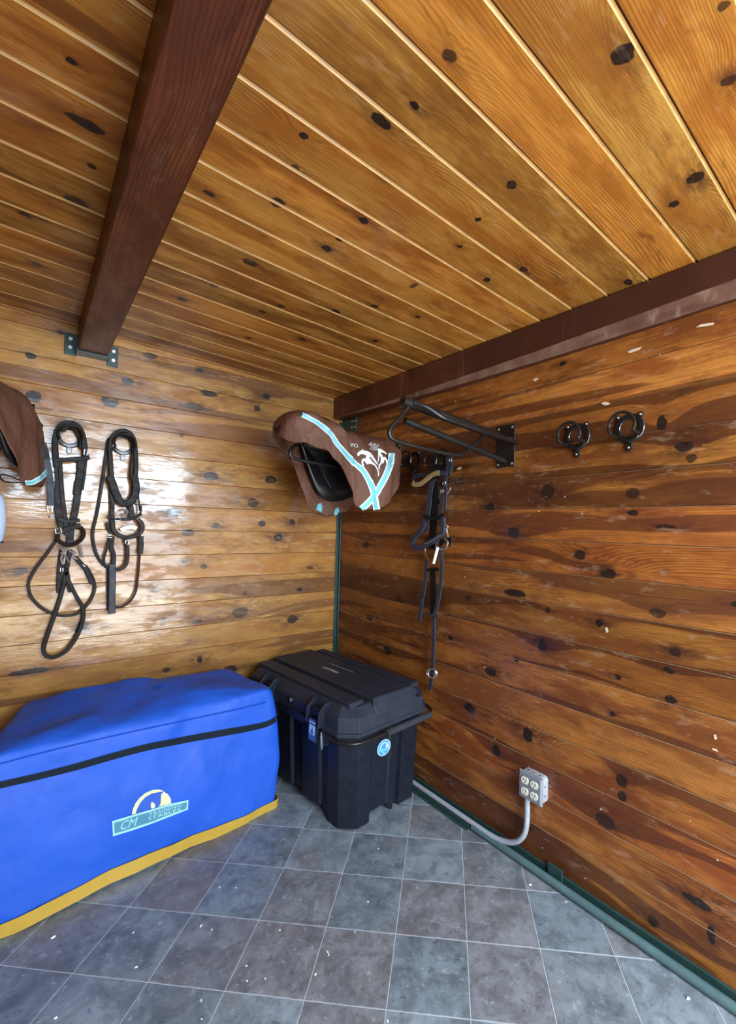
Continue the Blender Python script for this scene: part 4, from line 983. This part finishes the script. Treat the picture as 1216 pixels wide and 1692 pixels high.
text_on([bl], 'STABLES', tx_(572, 503), tx_(932, 398), tx_(570, 466), off=.0066, spacing=1.1).build('logo_lettering', M['logo_line'], bt)

# ------------------------------------------------------------------ black moulded storage chest
TR = R(6); TW, TL = .62, 1.05
chest = thing('storage_chest', 'black moulded plastic storage chest with latches and end handle in the corner', 'chest', (1.165, 1.79, 0), (0, 0, TR))
def c8(x0, x1, y0, y1, ch, z): return [Vector(p) for p in ((x0 + ch, y0, z), (x1 - ch, y0, z), (x1, y0 + ch, z), (x1, y1 - ch, z), (x1 - ch, y1, z), (x0 + ch, y1, z), (x0, y1 - ch, z), (x0, y0 + ch, z))]
class LMB(MB):
    def put(s, name, mat, parent=chest, **k): return s.build(name, M[mat], parent, local=True, **k)
# body: ribbed and tapered
prof = []   # (x, y, bottom z) walking round the outline, unit = metres at the rim
CH = .075
def side(p0, p1, nrm, chans, foot):
    p0 = Vector(p0); p1 = Vector(p1); L = (p1 - p0).length; d = (p1 - p0) / L; nrm = Vector(nrm); out = []
    def zb(s_): return .048 if any(a + 1e-6 < s_ < b - 1e-6 for a, b in foot) else 0.0
    ev = [(0, 0)]
    for a, b, dep in chans: ev += [(a, 0), (a + .012, dep), (b - .012, dep), (b, 0)]
    ev.append((L, 0))
    for a, b in foot:
        for s_, e_ in ((a, 0), (a + .03, 1), (b - .03, 1), (b, 0)): ev.append((s_, None))
    ev.sort(key=lambda q: q[0])
    def depth(s_):
        k = [q for q in ev if q[1] is not None]
        for i in range(len(k) - 1):
            if k[i][0] <= s_ <= k[i + 1][0]:
                u = (s_ - k[i][0]) / max(1e-9, k[i + 1][0] - k[i][0]); return k[i][1] + (k[i + 1][1] - k[i][1]) * u
        return 0
    for s_, dep in ev:
        zb_ = 0.0
        for a, b in foot:
            if a < s_ < b: zb_ = .045
        out.append((p0 + d * s_ - nrm * (depth(s_) if dep is None else dep), zb_))
    return out
ix, iy = .035, .035
x0, x1, y0, y1 = ix, TW - ix, iy, TL - iy
prof = side((x0 + CH, y0, 0), (x1 - CH * .6, y0, 0), (0, -1, 0), [(.08, .22, .006), (.265, .315, .028)], [(.09, .25)])
prof += side((x1, y0 + CH * .6, 0), (x1, y1 - CH, 0), (1, 0, 0), [(.2, .26, .02), (.5, .56, .02)], [])
prof += side((x1 - CH, y1, 0), (x0 + CH, y1, 0), (0, 1, 0), [(.1, .16, .02)], [])
prof += side((x0, y1 - CH, 0), (x0, y0 + CH, 0), (-1, 0, 0), [(.12, .20, .018), (.38, .50, .018), (.66, .74, .018)], [(.15, .70)])
bod = LMB(); cx, cy = TW / 2, TL / 2; rings = []
for z in (0, .25, .50):
    k = .915 + .085 * z / .5
    rings.append([Vector((cx + (p.x - cx) * k, cy + (p.y - cy) * (.955 + .045 * z / .5), (zb if z == 0 else z))) for p, zb in prof])
bod.loft(rings, True, True); body = bod.put('body', 'tote', bevel=.004)
# lid
lid = LMB(); rings = []
for ins, z, ch in ((.004, .482, .075), (-.006, .486, .075), (-.006, .502, .075), (.004, .508, .075), (.006, .560, .075), (.012, .572, .074), (.050, .612, .060), (.058, .614, .058)):
    rings.append(c8(ins, TW - ins, ins, TL - ins, ch, z))
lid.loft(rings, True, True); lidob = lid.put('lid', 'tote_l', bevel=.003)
def panel(xa, xb, ya, yb, z0, z1, cut=None):
    m = LMB(); e = .006
    def rc(i, z):
        r = [Vector((xa + i, ya + i, z)), Vector((xb - i, ya + i, z)), Vector((xb - i, yb - i, z)), Vector((xa + i, yb - i, z))]
        return r
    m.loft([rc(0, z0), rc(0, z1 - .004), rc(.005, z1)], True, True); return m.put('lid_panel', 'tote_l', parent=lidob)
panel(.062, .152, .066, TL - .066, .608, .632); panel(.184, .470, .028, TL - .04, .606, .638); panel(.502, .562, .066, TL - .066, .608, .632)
for gx in (.168, .486):
    gm = LMB(); gm.box((gx - .015, .06, .611), (gx + .015, TL - .06, .6155)); gm.put('lid_groove', 'slot', parent=lidob)
m = LMB(); m.extrude([(.186, .030, .608), (.472, .030, .608), (.464, .004, .560), (.194, .004, .560)], (0, .03, -.002)); m.put('end_brow', 'tote_l', parent=lidob, bevel=.004)
m = LMB(); m.disc((.505, .010, .582), (0, -1, 0), .010, .008, 16); m.put('hinge_pin', 'tote', parent=lidob, smooth=True)
# latches on the long side facing the room
def latch(yc, label):
    t = LMB(); w = .052
    for sgn in (-1, 1):
        y = yc + sgn * w
        t.extrude([(.060, y - .006, .612), (.012, y - .006, .618), (-.030, y - .006, .575), (-.034, y - .006, .500), (.0, y - .006, .500)], (0, .012, 0))
    t.box((-.012, yc - w, .535), (.03, yc + w, .58))
    l = t.put('latch', 'tote', bevel=.002)
    h = LMB(); h.extrude([(-.012, yc - .036, .535), (-.012, yc + .036, .535), (-.012, yc + .034, .415), (-.012, yc - .034, .415)], (-.016, 0, 0)); h.put('hasp', 'tote', parent=l, bevel=.003)
    for sg in (-1, 1):
        k = LMB(); k.box((-.004, yc + sg * w - .006, .40), (.045, yc + sg * w + .006, .50)); k.put('hasp_guard', 'tote', parent=l, bevel=.002)
    if label:
        a = LMB(); a.box((-.0292, yc - .029, .425), (-.0278, yc + .029, .528)); a.put('label', 'sticker', parent=l)
        a = LMB(); a.box((-.0300, yc - .022, .455), (-.0291, yc + .022, .500)); a.put('label_picture', 'st_pale', parent=l)
        a = LMB(); a.extrude([(-.0305, yc - .014, .460), (-.0305, yc + .012, .460), (-.0305, yc - .004, .494)], (.0006, 0, 0)); a.put('label_figure', 'sticker', parent=l)
        a = LMB(); a.box((-.0300, yc - .024, .512), (-.0291, yc + .024, .517)); a.put('label_rule', 'print', parent=l)
    else:
        for z in (.500, .488):
            a = LMB(); a.box((-.0288, yc - .024, z), (-.0278, yc + .024, z + .005)); a.put('label_rule', 'print', parent=l)
        a = LMB(); a.disc((-.0280, yc, .44), (-1, 0, 0), .010, .001, 12); a.put('label_mark', 'print', parent=l)
latch(.245, True); latch(.735, False)
m = LMB(); m.box((-.010, .36, .470), (.004, .62, .512)); m.put('front_lip', 'tote', parent=lidob, bevel=.003)
m = LMB(); m.disc((.008, .49, .552), (-1, 0, 0), .020, .012, 18); lockb = m.put('lock', 'tote', smooth=True)
m = LMB(); m.disc((-.004, .49, .552), (-1, 0, 0), .011, .004, 14); m.put('lock_core', 'steel', parent=lockb, smooth=True)
# small snap hook hanging by the front latch
m = LMB(); m.tube([(-.030, .165, .49), (-.036, .152, .47), (-.034, .150, .43), (-.030, .158, .41), (-.026, .168, .43), (-.028, .170, .47), (-.030, .165, .49)], .0032, 8, sub=4); m.put('snap_hook', 'steel', smooth=True)
# bail handle round the near end
hd = LMB(); hd.tube([(-.010, .12, .478), (-.012, .07, .474), (.014, .022, .470), (.070, -.014, .468), (.20, -.020, .468), (.40, -.020, .468), (.555, -.018, .468), (.612, .010, .470), (.638, .050, .476), (.634, .10, .482)], .0085, 10, sub=5)
hdo = hd.put('end_handle', 'rack', smooth=True)
gr = LMB(); gr.tube([(.235, -.022, .466), (.575, -.020, .466)], .018, 14); gr.put('grip', 'grip', parent=hdo, smooth=True)
# print on the lid and the round sticker on the end
def rot_lid(u, v, z): return (u, v, z)
uv, fs_ = text_tris('CRAFTSMAN')
tm = LMB(); tm.add([(.285 + .026 * v, .62 - .15 * u, .6386) for u, v in uv], fs_); tm.put('lettering', 'print', parent=lidob)
m = LMB(); m.box((.345, .66, .6276), (.349, .45, .6280)) if False else m.box((.372, .42, .6376), (.374, .66, .6383)); m.put('mould_line', 'print', parent=lidob)
mats4 = Matrix.Translation(Vector((1.165, 1.79, 0))) @ Matrix.Rotation(TR, 4, 'Z')
bw = MB(); bw.v = [mats4 @ v for v in bod.v]; bw.f = list(bod.f)
K = lambda l: [(610 + x * 50 / 1216., 1205 + y * 50 / 1216.) for x, y in l]
imats = mats4.inverted()
def sticker(name, poly, mat, off, grid=2.5):
    d = decal_poly([bw], K(poly), off, grid); l = LMB(); l.v = [imats @ v for v in d.v]; l.f = d.f; l.m = d.m; return l.put(name, mat)
def ell(cx, cy, a, b, rot, n=36, s=1.0):
    return [(cx + s * (a * math.cos(t) * math.cos(rot) - b * math.sin(t) * math.sin(rot)), cy + s * (a * math.cos(t) * math.sin(rot) + b * math.sin(t) * math.cos(rot))) for t in [2 * math.pi * k / n for k in range(n)]]
EA = (583, 737, 365, 232, R(-62))
sticker('sticker_rim', ell(*EA), 'st_pale', .0015)
sticker('sticker_disc', ell(*EA, s=.89), 'st_blue', .0022)
sticker('sticker_arc', [(410, 800), (425, 690), (470, 600), (540, 530), (630, 500), (720, 520), (760, 600), (770, 690), (735, 700), (720, 620), (690, 560), (630, 545), (560, 575), (500, 640), (460, 740), (455, 800)], 'st_pale', .0029)
sticker('sticker_face', [(690, 560), (730, 590), (752, 690), (650, 715), (655, 640)], 'white', .0033)
sticker('sticker_band', [(372, 810), (560, 770), (760, 700), (810, 690), (790, 770), (700, 830), (560, 880), (400, 930), (365, 880)], 'st_mid', .0036)
sticker('sticker_mark', [(545, 910), (590, 900), (600, 950), (565, 1000), (540, 985)], 'st_pale', .0033)
# thin wire lying on the chest lid at the back
wr = MB().tube([mats4 @ Vector(p) for p in ((.20, 1.0, .6405), (.26, 1.03, .650), (.33, 1.035, .658), (.40, 1.02, .650), (.44, .99, .6405), (.40, .97, .6405), (.30, .985, .6405))], .0022, 6, sub=5).build('loose_wire', M['wire'], smooth=True, loc=mats4 @ Vector((.33, 1.0, .629)))
tag(wr, 'thin loose brown wire lying on the back of the black chest lid', 'wire')

# ------------------------------------------------------------------ crumbs on the floor
cr = MB(); rnd = random.Random(4)
for x, y, r in ((332, 1530, 3), (350, 1536, 2.5), (88, 1549, 4), (225, 1598, 2.5), (462, 1537, 2), (541, 1573, 3), (543, 1578, 2.5), (521, 1610, 2.5), (408, 1621, 2), (407, 1596, 2), (438, 1617, 2), (363, 1466, 1.5), (390, 1467, 1.5), (608, 1490, 2), (586, 1540, 2), (332, 1653, 3), (92, 1682, 3), (640, 1687, 3), (1137, 1650, 4), (876, 1462, 2.5), (935, 1490, 2), (625, 1402, 1.5), (220, 1541, 2), (333, 1684, 2)):
    c = onZ(x, y, 0); s = r * (c - EYE).dot(FW) / F; a = rnd.uniform(0, 3.1); e = rnd.uniform(.35, .8)
    ring = lambda k, z: [c + Vector((k * s * (math.cos(t) * math.cos(a) - e * math.sin(t) * math.sin(a)), k * s * (math.cos(t) * math.sin(a) + e * math.sin(t) * math.cos(a)), z)) for t in [math.pi / 3 * q for q in range(6)]]
    cr.loft([ring(1, .0), ring(.6, s * .5)], True, True)
tag(cr.build('floor_crumbs', M['crumb'], loc=(.8, 1.5, 0)), 'scattered white crumbs on the grey tiles', 'crumbs', kind='stuff')

# old paint smears on the right wall
for pts in ([(993, 667), (998, 664), (1006, 665), (1008, 668), (1000, 670)], [(1150, 541), (1158, 536), (1180, 533), (1178, 537), (1160, 540)], [(1036, 582), (1045, 577), (1060, 573), (1056, 578), (1042, 583)], [(754, 775), (760, 771), (764, 773), (758, 777)], [(880, 628), (886, 624), (890, 626), (884, 630)],
            [(1179, 1215), (1182, 1213), (1185, 1221), (1181, 1222)], [(1176, 1236), (1184, 1238), (1186, 1242), (1178, 1239)], [(1000, 1038), (1003, 1036), (1005, 1044), (1002, 1046)]):
    MB().extrude([onX(x, y, XW - .0002) for x, y in pts], (-.0012, 0, 0)).build('paint_smear', M['smear'], wall_right)
